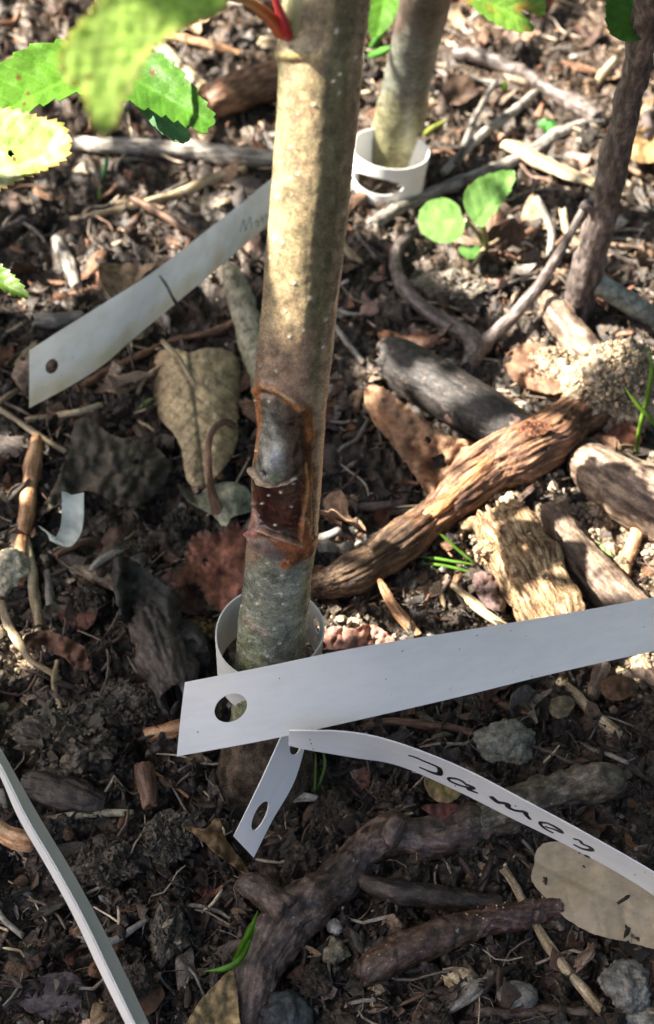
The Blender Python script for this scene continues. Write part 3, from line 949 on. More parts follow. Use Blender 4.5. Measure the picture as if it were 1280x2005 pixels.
air_leaf('leaf', [(445, -10), (380, -50), (250, -40), (170, 30), (125, 90), (118, 130), (140, 165), (160, 175), (178, 235), (200, 262), (225, 245), (240, 200), (262, 165), (300, 95), (370, 50), (430, 25)],
         (430, 0), (200, 255), 14.0, (0.003, -0.0060), (.50, .66, .19), sapling, .12, 26, 10, 7, 1.3, spots=((172, 152, 7),), label='large pale lime leaf hanging nearest the camera', edge=((.5, .48, .17), 5), spacing=7)
air_leaf('leaf', [(-30, 250), (-20, 170), (0, 130), (50, 95), (105, 82), (165, 78), (230, 80), (232, 130), (190, 168), (120, 192), (60, 214), (20, 250)],
         (240, 100), (-40, 240), 24.4, (0, -.007), (.13, .30, .03), sapling, .12, 40, 9, 8, 1.35, spots=((36, 152, 5), (55, 183, 4), (48, 204, 4)), label='dark green serrated leaf with tiny brown spots')
air_leaf('leaf', [(225, 110), (290, 102), (330, 116), (362, 150), (392, 190), (420, 232), (412, 250), (398, 257), (372, 248), (320, 225), (270, 205), (225, 180)],
         (215, 130), (415, 245), 24.2, (0, -.007), (.085, .22, .025), sapling, .15, 32, 9, 8, 1.35, spots=((299, 142, 6),), label='dark green serrated leaf with one brown spot')
air_leaf('leaf', [(265, 190), (300, 208), (335, 222), (360, 245), (372, 270), (355, 279), (325, 266), (295, 240), (270, 212)],
         (250, 180), (372, 275), 24.8, (0, -.006), (.16, .30, .17), sapling, .1, 22, 3, 8, 1.3, label='pale bluish green leaf underside')
air_leaf('leaf', [(-60, 230), (0, 214), (45, 218), (85, 232), (118, 240), (134, 262), (137, 285), (133, 305), (112, 322), (75, 338), (45, 348), (5, 368), (-60, 380)],
         (-80, 290), (136, 290), 22.6, (0, -.008), (.33, .44, .14), sapling, .18, 18, 8, 9, 1.35, holes=(px_circle(21, 301, 6.5),), spots=((28, 312, 4),), label='pale yellow green leaf with a small hole', edge=((.40, .30, .10), 3), patch=((.50, .52, .36), .05))
air_leaf('leaf', [(-60, 490), (-10, 512), (25, 538), (50, 568), (52, 583), (25, 577), (-10, 562), (-60, 550)],
         (-90, 510), (52, 580), 25.0, (0, -.004), (.15, .26, .045), sapling, .15, 15, 6, 8, 1.3, label='small lime leaf tip poking in')
# twig above the frame that carries the leaf cluster
pa, ra = stem_axis(-170)
dd = depth(pa)
P, R = apts([(640, -170, 22, dd), (480, -230, 16, 19), (260, -190, 12, 21), (60, -160, 8, 22)])
part('twig', tube(P, R, 14, .1, .02, 2, foot=False), M['bark_grey'], sapling)
for L in ([(260, -190, 5, 21), (235, -40, 4, 25.4), (228, 60, 3, 25.2), (225, 110, 3, 24.4)], [(60, -160, 5, 22), (180, 0, 4, 26.2), (245, 150, 3, 25.8), (252, 180, 3, 24.9)],
          [(60, -160, 6, 22), (-120, -80, 5, 20.4), (-270, 200, 5, 20.6), (-230, 320, 5, 21.6), (-80, 290, 4, 22.4)], [(60, -160, 6, 22), (-100, -100, 5, 28.5), (-300, 300, 5, 28.5), (-90, 510, 4, 25.0)]):
    P, R = apts(L)
    part('petiole', tube(P, R, 8, .1, .003, 2, foot=False, colfn=lambda s, t, P: np.zeros(s.shape + (3,)) + np.array([.30, .2, .06])), M['petiole'], sapling)

# ----------------------------------------------------------------- second and third sapling
def build_second():
    b = G(765, 318)
    root = thing('slim_sapling', 'slim grey green sapling behind, its foot inside a loop of white label', 'sapling', b)
    d0 = depth(b)
    L = [(762, 345, 47, d0 + .3), (768, 290, 49, d0 - 1), (785, 225, 50, d0 - 2.6), (795, 170, 47, d0 - 4), (812, 90, 47, d0 - 6), (832, 0, 50, d0 - 8.4), (850, -100, 52, d0 - 11), (866, -220, 50, d0 - 14)]
    P, R = apts(L)
    def cf(s, t, P):
        px, py = proj(P)
        nz = fbm(P, 1.5, 3)
        a = np.array([.18, .17, .09]); g = np.array([.12, .125, .10]); d = np.array([.075, .055, .042])
        w = np.clip((225 - py) / 60 + .8 * nz, 0, 1)[..., None]
        c = a * (1 - w) + g * w
        w = np.clip((80 - py + 30 * nz) / 25, 0, 1)[..., None]
        c = c * (1 - w) + d * w
        w = np.exp(-((py - 205) / 5) ** 2)[..., None] * .5
        return (c * (1 - w) + np.array([.06, .04, .03]) * w) * (1 + .3 * nz[..., None])
    part('trunk', tube(P, R, 48, .08, .018, 1.2, foot=True, colfn=cf, knots=((.27, 3.6, .25, .1), (.24, 5.0, .2, .07), (.42, 4.4, .2, .08))), M['bark_main'], root)
    # leaf and lighter leaf hanging at the top right
    return root
second = build_second()

def build_third():
    b = G(1130, 605)
    root = thing('thin_purple_sapling', 'thin purplish grey sapling stem rising beside the seedling, with a side shoot', 'sapling', b)
    d0 = depth(b)
    L = [(1128, 625, 30, d0 + .2), (1134, 585, 30, d0 - .8), (1146, 540, 32, d0 - 1.8), (1163, 480, 30, d0 - 3), (1184, 400, 28, d0 - 4.6), (1207, 300, 30, d0 - 6.6), (1228, 210, 27, d0 - 8.4), (1244, 140, 27, d0 - 9.8), (1262, 60, 30, d0 - 11.5), (1285, -60, 30, d0 - 14)]
    P, R = apts(L)
    part('trunk', tube(P, R, 36, .09, .03, 1.5, knots=((.12, 4, .3, .1), (.3, 4.5, .25, .12), (.33, 2, .2, .08), (.62, 4, .2, .06))), M['bark_purple'], root)
    dl = d0 - 4.4
    P, R = apts([(1172, 420, 10, dl), (1150, 402, 11, dl - .3), (1140, 408, 8, dl - .2)])
    part('stub', tube(P, R, 14, .06, .01, 2, foot=False), M['bark_purple'], root)
    air_leaf('leaf', [(1245, 80), (1215, 78), (1192, 60), (1186, 20), (1200, -30), (1300, -40), (1320, 30), (1290, 60)], (1262, 75), (1230, -60), 28, (0, 0), (.10, .24, .04), root, .2, 18, 4, 6, 1.3)
    P, R = apts([(1146, 545, 20, d0 - 1.6), (1185, 565, 21, d0 - 1.4), (1240, 598, 22, d0 - 1.0), (1300, 640, 24, d0 - .6)])
    part('low_branch', tube(P, R, 24, .1, .02, 1.5), M['bark_grey'], root)
build_third()

def build_back_leaves():
    p = PD(960., 20., 36.)
    root = thing('broadleaf_shoot', 'leafy shoot with yellowish green leaves drooping in at the top edge', 'plant', p)
    air_leaf('leaf', [(895, -20), (960, -40), (1060, -30), (1068, 10), (1062, 30), (1020, 20), (1045, 55), (1015, 62), (975, 48), (940, 25)], (900, -20), (1050, 50), 34, (0, 0), (.18, .33, .05), root, .2, 22, 4, 7, 1.4, patch=((.42, .33, .06), -.2))
    air_leaf('leaf', [(720, -40), (790, -30), (770, 40), (740, 70), (722, 60)], (760, -40), (735, 80), 44, (0, 0), (.11, .26, .03), root, .1, 22, 2, 6, 1.3)
    P, R = apts([(900, -20, 5, 34), (870, -120, 6, 34), (860, -260, 8, 35)])
    part('petiole', tube(P, R, 8, .1, .003, 2, foot=False, colfn=lambda s, t, P: np.zeros(s.shape + (3,)) + np.array([.2, .25, .06])), M['petiole'], root)
build_back_leaves()

# ----------------------------------------------------------------- plant labels
class Band:
    """a ribbon given by two edge curves in space; (s,t) -> xyz, s in cm along, t in cm across"""
    def __init__(self, A, B, n=240, width=None, bow=0.0):
        A, B = catmull(A, n), catmull(B, n)
        self.bow = bow
        self.A, self.B = A, B
        mid = (A + B) / 2
        self.S = np.concatenate([[0], np.cumsum(np.linalg.norm(np.diff(mid, axis=0), axis=1))])
        self.L = self.S[-1]
        self.W = width or np.linalg.norm(A - B, axis=1).mean()
    def at(self, st, off=0.0):
        s, t = st[:, 0], st[:, 1] / self.W
        a = np.column_stack([np.interp(s, self.S, self.A[:, k]) for k in range(3)])
        b = np.column_stack([np.interp(s, self.S, self.B[:, k]) for k in range(3)])
        p = a + (b - a) * t[:, None]
        e = .03
        a2 = np.column_stack([np.interp(s + e, self.S, self.A[:, k]) for k in range(3)])
        a1 = np.column_stack([np.interp(s - e, self.S, self.A[:, k]) for k in range(3)])
        b2 = np.column_stack([np.interp(s + e, self.S, self.B[:, k]) for k in range(3)])
        b1 = np.column_stack([np.interp(s - e, self.S, self.B[:, k]) for k in range(3)])
        tt = (a2 + b2 - a1 - b1)
        nn = np.cross(tt, b - a)
        nn /= np.linalg.norm(nn, axis=1)[:, None] + 1e-9
        flip = np.sign((nn * (CAM - p)).sum(1)).mean() or 1
        o = off + self.bow * (1 - (2 * t - 1) ** 2)
        return p + nn * (np.broadcast_to(o, s.shape) * flip)[:, None]
    def solve(self, px, py):
        g = np.stack(np.meshgrid(np.linspace(0, self.L, 900), np.linspace(0, self.W, 60), indexing='ij'), -1).reshape(-1, 2)
        x, y = proj(self.at(g))
        return np.array([g[np.argmin((x - a) ** 2 + (y - b) ** 2)] for a, b in zip(px, py)])
    def outline(self, end0=0.0, end1=0.0, chew=.012):
        L, W = self.L, self.W
        o = resample([(0 + end0, 0), (L, 0), (L - end1, W), (0, W)], .12, False)
        return o
    def geo(self, holes=(), thick=.032, spacing=.16, colfn=None, outline=None):
        return sheet(self.outline() if outline is None else outline, holes, spacing, self.at, thick, colfn, lambda uv: np.column_stack([uv, 0 * uv[:, 0]]))

def ell(cx, cy, a, b, rot=0, n=28):
    t = np.linspace(0, 2 * np.pi, n, endpoint=False)
    x, y = a * np.cos(t), b * np.sin(t)
    c, s = math.cos(rot), math.sin(rot)
    return np.column_stack([cx + c * x - s * y, cy + s * x + c * y])

def pxd(L):
    return [PD(float(a), float(b), float(c)) for a, b, c in L]

def specks(seed, n, W, L):
    r = np.random.default_rng(seed)
    pts = np.column_stack([r.uniform(0, L, n), r.uniform(0, W, n), r.uniform(.006, .018, n)])
    def cf(uv, P):
        c = np.ones((len(uv), 3))
        w = np.clip(noise3(np.column_stack([uv * .8, 0 * uv[:, 0] + seed])) * .5, 0, 1)[:, None] * .12
        return c * (1 - w * np.array([.6, .8, 1.2]))
    return cf, pts

def speck_part(band, pts, parent):
    gs = []
    for (s, t, r) in pts:
        gs.append(sheet(ell(s, t, r, r * .7, s * 9, 9), (), .05, lambda uv: band.at(uv, .024), .012))
    if gs:
        o = part('dirt_specks', join_geo(gs), M['dark_bark'], parent)
        o['kind'] = 'stuff'

def stroke(band, pts_px, w0, parent, gs, off=.024):
    """one pen stroke: polyline of (px, py, width_px) laid on the band surface"""
    P = np.array(pts_px, float)
    q = catmull(P, max(8, len(P) * 7))
    st = band.solve(q[:, 0], q[:, 1])
    # smooth the solved path
    for _ in range(2):
        st[1:-1] = (st[:-2] + 2 * st[1:-1] + st[2:]) / 4
    tn = np.gradient(st, axis=0); tn /= np.linalg.norm(tn, axis=1)[:, None] + 1e-9
    nr = np.column_stack([-tn[:, 1], tn[:, 0]])
    w = (q[:, 2] * w0)[:, None]
    a, b = st + nr * w, st - nr * w
    n = len(st)
    V = np.vstack([band.at(a, off), band.at(b, off), band.at(a, off - .012), band.at(b, off - .012)])
    i = np.arange(n - 1)
    F = np.vstack([np.stack([i, i + 1, n + i + 1, n + i], -1), np.stack([2 * n + i, 3 * n + i, 3 * n + i + 1, 2 * n + i + 1], -1),
                   np.stack([i, 2 * n + i, 2 * n + i + 1, i + 1], -1), np.stack([n + i, n + i + 1, 3 * n + i + 1, 3 * n + i], -1)])
    gs.append((V, [F], None, None))

def build_front_label():
    A = pxd([(362, 1336, 24.2), (520, 1305, 24.15), (700, 1268, 24.5), (900, 1236, 25.3), (1100, 1203, 26.3), (1300, 1166, 27.3), (1500, 1125, 28.4)])
    B = pxd([(346, 1481, 23.9), (520, 1449, 23.9), (700, 1410, 24.2), (900, 1364, 24.9), (1100, 1315, 25.7), (1300, 1271, 26.5), (1500, 1232, 27.4)])
    b = Band(A, B, bow=.05)
    root = thing('blank_plant_label', 'wide blank white label strip with a round punched hole, lying across the trunk foot', 'plant label', G(520, 1480))
    h = b.solve([451], [1387])[0]
    cf, sp = specks(1, 16, b.W, b.L)
    part('strip', b.geo((ell(h[0], h[1], .33, .27),), colfn=cf), M['label'], root)
    speck_part(b, sp, root)
build_front_label()

def build_written_label():
    root = thing('written_plant_label', 'white label looped round the thick trunk, its long arm handwritten James', 'plant label', G(540, 1470))
    # loop round the trunk
    c = PD(527., 1236., 25.35)
    n = 60
    a = np.linspace(math.radians(-80), math.radians(282), n)
    ax = np.array([.06, -.10, 1.0]); ax /= np.linalg.norm(ax)
    e1 = np.cross([0, 1, 0], ax); e1 /= np.linalg.norm(e1); e2 = np.cross(ax, e1)
    rr = 1.13 + .05 * np.sin(2 * a) + .02 * np.sin(3 * a + 1)
    T = c + (rr * np.cos(a))[:, None] * e1 + (rr * np.sin(a))[:, None] * e2
    Bt = T - ax * 1.5 - (T - c) * .03
    ring = Band(T, Bt, bow=.01)
    hh = ring.solve([620], [1232])[0]
    part('loop', ring.geo((ell(hh[0], .55, .18, .22),), spacing=.14), M['label'], root)
    # tail through the slot
    A = pxd([(556, 1428, 24.7), (520, 1508, 24.6), (488, 1575, 24.7), (457, 1637, 24.9)])
    B = pxd([(602, 1440, 25.3), (575, 1530, 25.2), (530, 1610, 25.2), (496, 1679, 25.2)])
    tail = Band(A, B)
    h1 = tail.solve([508], [1597])[0]; h2 = tail.solve([577], [1462])[0]
    part('tail', tail.geo((ell(h1[0], h1[1], .34, .17, 0), ell(h2[0], h2[1], .17, .16)), spacing=.14), M['label'], root)
    # written arm
    A = pxd([(566, 1430, 23.6), (600, 1430, 23.5), (690, 1434, 23.6), (780, 1455, 23.7), (905, 1504, 23.8), (1038, 1573, 23.6), (1160, 1639, 23.5), (1290, 1714, 23.4), (1420, 1800, 23.4)])
    B = pxd([(564, 1458, 24.0), (595, 1466, 24.1), (690, 1482, 24.5), (780, 1498, 24.9), (890, 1545, 25.0), (1000, 1600, 24.8), (1110, 1654, 24.6), (1250, 1732, 24.5), (1380, 1826, 24.5)])
    arm = Band(A, B, bow=-.03)
    cf, sp = specks(5, 10, arm.W, arm.L)
    part('written_arm', arm.geo(colfn=cf, spacing=.14), M['label'], root)
    speck_part(arm, sp, root)
    def z(L): return [(780 + a / 2.56, 1440 + b / 2.56, w) for a, b, w in L]
    letters = {
        'J': [z([(52, 96, 1.2), (85, 105, 1.6), (130, 125, 1.5), (185, 148, 1.8), (207, 163, 2.6), (208, 188, 2.8), (185, 186, 2.2), (145, 172, 1.5), (105, 155, 1.3)])],
        'a': [z([(345, 246, 1.4), (320, 224, 1.6), (285, 212, 1.6), (252, 211, 1.6), (262, 226, 1.5), (300, 243, 1.5), (345, 255, 1.5), (378, 258, 1.5)]),
              z([(335, 238, 1.5), (380, 258, 2.0), (350, 263, 2.0), (372, 274, 1.6), (400, 285, 1.2)])],
        'm': [z([(466, 299, 2.2), (476, 312, 3.2), (500, 330, 2.6), (520, 333, 2.2), (552, 341, 2.4), (548, 352, 2.6), (575, 368, 2.2), (600, 374, 2.0), (638, 380, 2.4), (640, 392, 2.4), (662, 418, 1.6)])],
        'e': [z([(735, 452, 1.4), (780, 466, 1.5), (818, 482, 2.2), (806, 466, 2.4), (772, 446, 2.0), (735, 433, 1.8), (712, 434, 1.8), (722, 452, 1.6), (748, 470, 1.5), (778, 486, 1.3)])],
        's': [z([(880, 514, 1.5), (910, 522, 1.6), (925, 540, 1.8), (962, 556, 2.2), (968, 570, 2.4), (935, 567, 2.0), (905, 556, 1.4), (878, 541, 1.2)]),
              z([(926, 606, 1.0), (945, 603, 2.0), (960, 612, 1.2)])],
    }
    for k, strokes in letters.items():
        gs = []
        for s in strokes: stroke(arm, s, .022, root, gs)
        part('letter', join_geo(gs), M['ink'], root)
build_written_label()

def build_rear_label():
    root = thing('rear_plant_label', 'long white label slanting behind the trunk, looped round the slim sapling', 'plant label', G(100, 790))
    ds = [34.6, 35.2, 36.0, 37.0, 38.6, 40.0, 42.0, 43.6, 45.2]
    up = [(57, 687), (130, 640), (210, 590), (300, 532), (400, 455), (470, 400), (530, 352), (610, 312), (695, 290)]
    lo = [(57, 799), (130, 760), (200, 716), (262, 662), (395, 552), (465, 492), (535, 435), (620, 392), (700, 368)]
    A = pxd([(x, y, d) for (x, y), d in zip(up, ds)])
    B = pxd([(x, y, d - .9) for (x, y), d in zip(lo, ds)])
    b = Band(A, B, bow=.06)
    h = b.solve([101], [718])[0]
    cf0, sp = specks(9, 34, b.W, b.L)
    def cf(uv, P):
        c = cf0(uv, P)
        w = np.clip((uv[:, 1] / b.W - .55 + .5 * noise3(np.column_stack([uv * 1.4, 0 * uv[:, 0]]))) * 1.2, 0, 1)[:, None]
        return c * (1 - w * .35 * np.array([.6, 1, 1.7]))
    part('strip', b.geo((ell(h[0], h[1], .20, .28, -.5),), colfn=cf), M['label_old'], root)
    speck_part(b, sp, root)
    gs = []
    for s in ([(470, 455, 2), (476, 430, 2), (480, 452, 2), (488, 425, 2), (492, 448, 2)], [(496, 440, 1.6), (502, 432, 2), (506, 440, 2), (500, 445, 1.6)],
              [(508, 436, 2), (512, 424, 2), (514, 436, 2), (520, 420, 2), (523, 432, 2)]):
        stroke(b, s, .014, root, gs)
    part('faded_scribble', join_geo(gs), M['faded_ink'], root)
    # loop round the slim sapling with its wide slot
    c = G(764, 318) + np.array([0.0, -.15, 1.55])
    c = PD(764., 290., 43.6)
    a = np.linspace(math.radians(-200), math.radians(150), 60)
    ax = np.array([.10, -.12, 1.0]); ax /= np.linalg.norm(ax)
    e1 = np.cross([0, 1, 0], ax); e1 /= np.linalg.norm(e1); e2 = np.cross(ax, e1)
    rr = 1.42
    T = c + (rr * np.cos(a))[:, None] * e1 + (rr * .85 * np.sin(a))[:, None] * e2
    Bt = T - ax * 1.65
    ring = Band(T, Bt)
    hh = ring.solve([745], [340])[0]
    part('loop', ring.geo((ell(hh[0] - .1, ring.W * .5, 1.0, .36),), spacing=.18), M['label'], root)
build_rear_label()

def build_edge_label():
    root = thing('edge_on_plant_label', 'pale greenish white label strip seen nearly edge on, crossing the lower left corner', 'plant label', G(120, 1760))
    ys = [(-45, 1390), (0, 1467), (75, 1600), (135, 1700), (190, 1800), (240, 1900), (287, 2000), (340, 2110)]
    lo = [(-75, 1400), (-6, 1505), (37, 1600), (95, 1700), (149, 1800), (196, 1900), (245, 2000), (300, 2110)]
    mid = [(a[0] * .36 + b[0] * .64, a[1] * .36 + b[1] * .64) for a, b in zip(ys, lo)]
    ds = [23.0, 22.7, 22.4, 22.1, 21.8, 21.5, 21.2, 21.0]
    A = pxd([(x, y, d + 1.1) for (x, y), d in zip(ys, ds)])
    Mi = pxd([(x, y, d) for (x, y), d in zip(mid, ds)])
    B = pxd([(x, y, d + .35) for (x, y), d in zip(lo, ds)])
    b1 = Band(A, Mi); b2 = Band(Mi, B)
    part('strip', b1.geo(spacing=.14, thick=.04), M['label'], root)
    part('folded_rim', b2.geo(spacing=.14, thick=.04), M['label'], root)
build_edge_label()

def build_curl():
    A = pxd([(121, 962, 30.4), (121, 985, 30.2), (121, 1010, 30.3), (117, 1035, 30.6), (106, 1054, 31.1), (96, 1046, 31.8), (76, 1030, 32.1)])
    B = pxd([(164, 965, 30.4), (164, 990, 30.1), (163, 1020, 30.0), (157, 1048, 30.2), (138, 1070, 30.7), (115, 1066, 31.6), (98, 1058, 32.0)])
    b = Band(A, B, bow=-.06)
    o = b.outline()
    o[:, 0] += np.where(o[:, 0] < .05, .04 * rng.normal(size=len(o)), 0)
    solo('label_scrap', b.geo(spacing=.08, thick=.03, outline=o), M['label_clear'], 'small curled scrap of milky plastic label standing in dark soil', 'label scrap')
build_curl()

# ----------------------------------------------------------------- dead wood, one thing each
def stick(name, label, cat, L, mat, air=False, **kw):
    P, R = apts(L) if air else gpts(L)
    return solo(name, tube(P, R, **kw), M[mat], label, cat)

def log_black():
    P, R = gpts([(748, 705, 38), (772, 705, 46), (810, 728, 50), (880, 772, 53), (950, 815, 52), (1010, 848, 46), (1035, 862, 38)])
    root = thing('charred_log', 'short blackened log with dusty pink patches lying under the orange branch', 'log', P[0])
    part('wood', tube(P, R, 72, .05, .02, .9, fibre=.012, cracks=.05, seed=4, jag=.3), M['charred'], root)
log_black()

def log_orange():
    P, R = gpts([(606, 1152, 12), (650, 1140, 26), (690, 1122, 36), (730, 1098, 33), (790, 1058, 36), (850, 1010, 32), (905, 965, 38), (960, 925, 36), (1020, 888, 50), (1075, 858, 50), (1115, 822, 38), (1165, 792, 42), (1205, 768, 38)])
    root = thing('split_branch', 'thick orange brown branch with fibrous splits, slanting up to a clump of pale earth', 'branch', P[2])
    def cf(s, t, P):
        nz = fbm(P, .9, 3)
        g = np.array([.55, .62, .62]); w = np.clip((.38 - s + .12 * nz) / .12, 0, 1)[..., None]
        c = np.array([1, .95, .9]) * (1 - w) + g * w
        d = np.clip(fbm(P, 1.4, 3, off=8) * 2.2 - .3, 0, 1)[..., None]
        return c * (1 - .65 * d * (1 - w))
    part('bark', tube(P, R, 110, .04, .03, .9, fibre=.06, seed=2, jag=.7, colfn=cf, cracks=.03,
                      knots=((.62, 1.0, .35, .12), (.72, 5.6, .3, .1))), M['orange_bark'], root)
    # exposed split of clean orange wood along the middle
    P2, R2 = gpts([(800, 1032, 5, .55), (850, 1000, 12, .62), (900, 958, 15, .66), (950, 915, 13, .70), (985, 885, 5, .7)])
    part('bare_wood', tube(P2, R2, 30, .04, .02, 1.5, fibre=.03, seed=6, foot=False, colfn=lambda s, t, P: np.zeros(s.shape + (3,)) + np.array([2.0, 1.7, 1.2])), M['orange_bark'], root)
    P2, R2 = gpts([(870, 930, 3, .6), (905, 900, 9, .75), (960, 865, 11, .85), (1020, 838, 9, .9), (1060, 822, 3, .8)])
    part('bark_ridge', tube(P2, R2, 24, .04, .02, 1.5, fibre=.02, seed=9, foot=False), M['orange_bark'], root)
    # torn bark flap standing up on the rear side
    f = [(1010, 845), (1025, 825), (1050, 822), (1085, 832), (1065, 850), (1020, 862)]
    geo = sheet(resample(f, 6, False), (), 6, lambda uv: G(uv[:, 0], uv[:, 1], 1.25 + .02 * (862 - uv[:, 1]) * .6), .05, None, lambda uv: np.column_stack([uv / 60, 0 * uv[:, 0]]))
    part('bark_flap', (geo[0], geo[1], (1.1, .8, .7, 0), geo[3]), M['orange_bark'], root)
log_orange()

def crumbs_on(center, radius, n, smin, smax, colr, seed, up_only=True, shell=None):
    r = np.random.default_rng(seed)
    d = r.normal(size=(n, 3)); d /= np.linalg.norm(d, axis=1)[:, None]
    if up_only: d[:, 2] = np.abs(d[:, 2])
    p = np.asarray(center) + d * np.asarray(radius) * (.92 + .12 * r.random((n, 1)))
    s = np.exp(r.uniform(math.log(smin), math.log(smax), n))[:, None] * (1 + .4 * r.random((n, 3)))
    cols = np.array(colr)[None] * np.exp(.35 * r.normal(size=(n, 1)))
    vs = []
    for k in range(8):
        V, F = ico(0)
        V = V * (1 + .9 * noise3(V * 1.7 + k * 9))[:, None] * [1, .8, .65]
        vs.append((V, F))
    rt = rotmat(*(r.uniform(0, 6.28, (3, n))))
    return scatter(vs, p, rt, s, np.column_stack([cols, np.zeros(n)]))

def earth_clump():
    c = G(1200, 760, 1.1)
    root = thing('earth_clump', 'pale crumbly clump of dry earth stuck on the branch end beside a grass blade', 'clod', c - [0, 0, .5])
    part('clod', lump(c, (1.2, .95, 1.45), 5, .4, 1.2, .2, 3), M['dusty'], root)
    a = crumbs_on(c, (1.22, .97, 1.47), 1700, .012, .09, (.9, .88, .84), 4)
    o = part('crumbs', a, M['dusty'], root, smooth=False); o['kind'] = 'stuff'
    c2 = G(1085, 735, .35)
    part('clod', lump(c2, (.95, 1.0, .6), 4, .4, 1.2, .2, 8), M['dusty'], root)
    o = part('crumbs', crumbs_on(c2, (1.0, 1.05, .65), 700, .02, .06, (.8, .78, .74), 6), M['dusty'], root); o['kind'] = 'stuff'
earth_clump()

def log_right():
    P, R = gpts([(1138, 905, 30), (1155, 912, 44), (1200, 940, 56), (1260, 975, 62), (1330, 1020, 62), (1420, 1075, 60)])
    root = thing('cracked_log', 'stout tan log end with a dark crack round it, right of the orange branch', 'log', P[0])
    part('wood', tube(P, R, 84, .05, .04, .9, fibre=.03, seed=14, jag=.35, cracks=.07), M['tan_bark'], root)
log_right()
stick('grey_stick', 'grey brown stick sloping down right of the yellow wood chunk, a shadow across it', 'stick',
      [(1068, 992, 14), (1085, 1015, 26), (1115, 1065, 33), (1160, 1125, 42), (1220, 1185, 42), (1290, 1240, 38)], 'tan_bark', nc=64, step=.05, rough=.03, rfreq=1, fibre=.02, seed=21)

def wood_chunk():
    P, R = gpts([(972, 1030, 42), (990, 1060, 56), (1020, 1115, 62), (1050, 1170, 62), (1072, 1215, 60), (1090, 1250, 56)])
    root = thing('wood_chunk', 'crumbly yellow chunk of rotten wood standing over the white blank label', 'wood chunk', P[2])
    part('wood', tube(P + [0, 0, .35], R, 90, .05, .05, 1.3, square=.6, seed=31, jag=.35, flat=.9, cracks=.05), M['rot_wood'], root)
    gs = []
    for k, (x, y, s) in enumerate(((985, 1035, .28), (1015, 1020, .24), (1050, 1060, .22), (960, 1075, .25), (1080, 1110, .24), (1085, 1160, .26), (1000, 1070, .2))):
        gs.append(lump(G(x, y, 1.35), (s * 1.3, s, s), 3, .4, 1.5, .15, k * 5.))
    part('knob', join_geo(gs[:1]), M['rot_wood'], root)
    for g in gs[1:]: part('knob', g, M['rot_wood'], root)
    c = G(1005, 1080, .75)
    o = part('crumbs', crumbs_on(c, (.85, 1.0, .95), 1100, .025, .09, (1, .95, .85), 16), M['rot_wood'], root); o['kind'] = 'stuff'
wood_chunk()

def big_root():
    P, R = gpts([(455, 2120, 40), (478, 2010, 44), (500, 1915, 54), (530, 1845, 56), (572, 1785, 56), (625, 1745, 50), (672, 1702, 46), (712, 1660, 42), (752, 1630, 44), (800, 1628, 38), (860, 1622, 41), (920, 1606, 44), (965, 1600, 38), (1010, 1592, 30)])
    P[:, 2] -= .25; R = R * .88
    root = thing('forked_root', 'thick purplish brown forked root with pale specks, curving up from the bottom edge', 'root', P[2])
    part('main_root', tube(P, R, 110, .04, .06, 1.1, fibre=.012, seed=41, knots=((.30, 2.5, .25, .14), (.52, 1.6, .22, .2), (.7, 3.0, .25, .14), (.45, 4.5, .3, .14), (.62, 2.2, .18, .14), (.82, 1.4, .2, .12), (.38, 1.2, .2, .1))), M['root_bark'], root)
    P, R = gpts([(570, 1790, 36, .4), (535, 1762, 33, .3), (505, 1742, 28, .3), (480, 1735, 22, .3), (466, 1738, 14, .3)])
    part('stub', tube(P, R, 48, .04, .05, 1.6, seed=44), M['root_bark'], root)
    P, R = gpts([(760, 1645, 22, .4), (772, 1620, 20, .6), (785, 1600, 15, .75)])
    part('stub', tube(P, R, 32, .04, .05, 2, seed=47), M['root_bark'], root)
big_root()
stick('olive_root', 'olive grey knobbly root end partly hidden behind the written label arm', 'root',
      [(930, 1612, 32), (985, 1590, 36), (1040, 1566, 34), (1100, 1548, 33), (1150, 1535, 36), (1185, 1528, 34), (1205, 1530, 22)], 'root_olive', nc=72, step=.05, rough=.06, seed=52, fibre=.01)
def two_tone():
    P, R = gpts([(708, 1915, 22), (730, 1895, 36), (780, 1865, 39), (840, 1838, 37), (890, 1822, 36), (940, 1806, 34), (1000, 1793, 30), (1050, 1782, 27), (1092, 1774, 24)])
    R = R * .86
    root = thing('knobbly_twig', 'knobbly dark twig, cracked brown at one end, smooth purple with pale dots at the other', 'twig', P[2])
    def cf(s, t, P):
        w = np.clip((s - .58 + .05 * noise3(P * 2)) / .05, 0, 1)[..., None]
        c = np.array([.95, .82, .68]) * (1 - w) + np.array([1.05, .88, .95]) * w
        r = np.random.default_rng(3)
        return c
    part('bark', tube(P, R, 84, .04, .035, 1.3, fibre=.01, seed=61, cracks=.05, colfn=cf, hollow=.35, knots=((.42, 2.0, .2, .08), (.55, 1.0, .2, .07), (.2, 2.2, .3, .1))), M['root_bark'], root)
    # pale lenticels
    gs = []
    r = np.random.default_rng(8)
    n = len(P)
    D = catmull(np.column_stack([P, R]), 200)
    for _ in range(24):
        k = r.integers(70, 196); th = r.uniform(-1.2, 1.2)
        T = D[min(k + 1, 199), :3] - D[k, :3]; T /= np.linalg.norm(T)
        side = np.cross(T, [0, 0, 1.]); side /= np.linalg.norm(side); up = np.cross(side, T)
        q = D[k, :3] + D[k, 3] * 1.02 * (math.cos(th) * up + math.sin(th) * side)
        gs.append(lump(q, (.022, .019, .013), 1, .2, 1, 0, k))
    o = part('lenticels', join_geo(gs), M['straw'], root); o['kind'] = 'stuff'
two_tone()

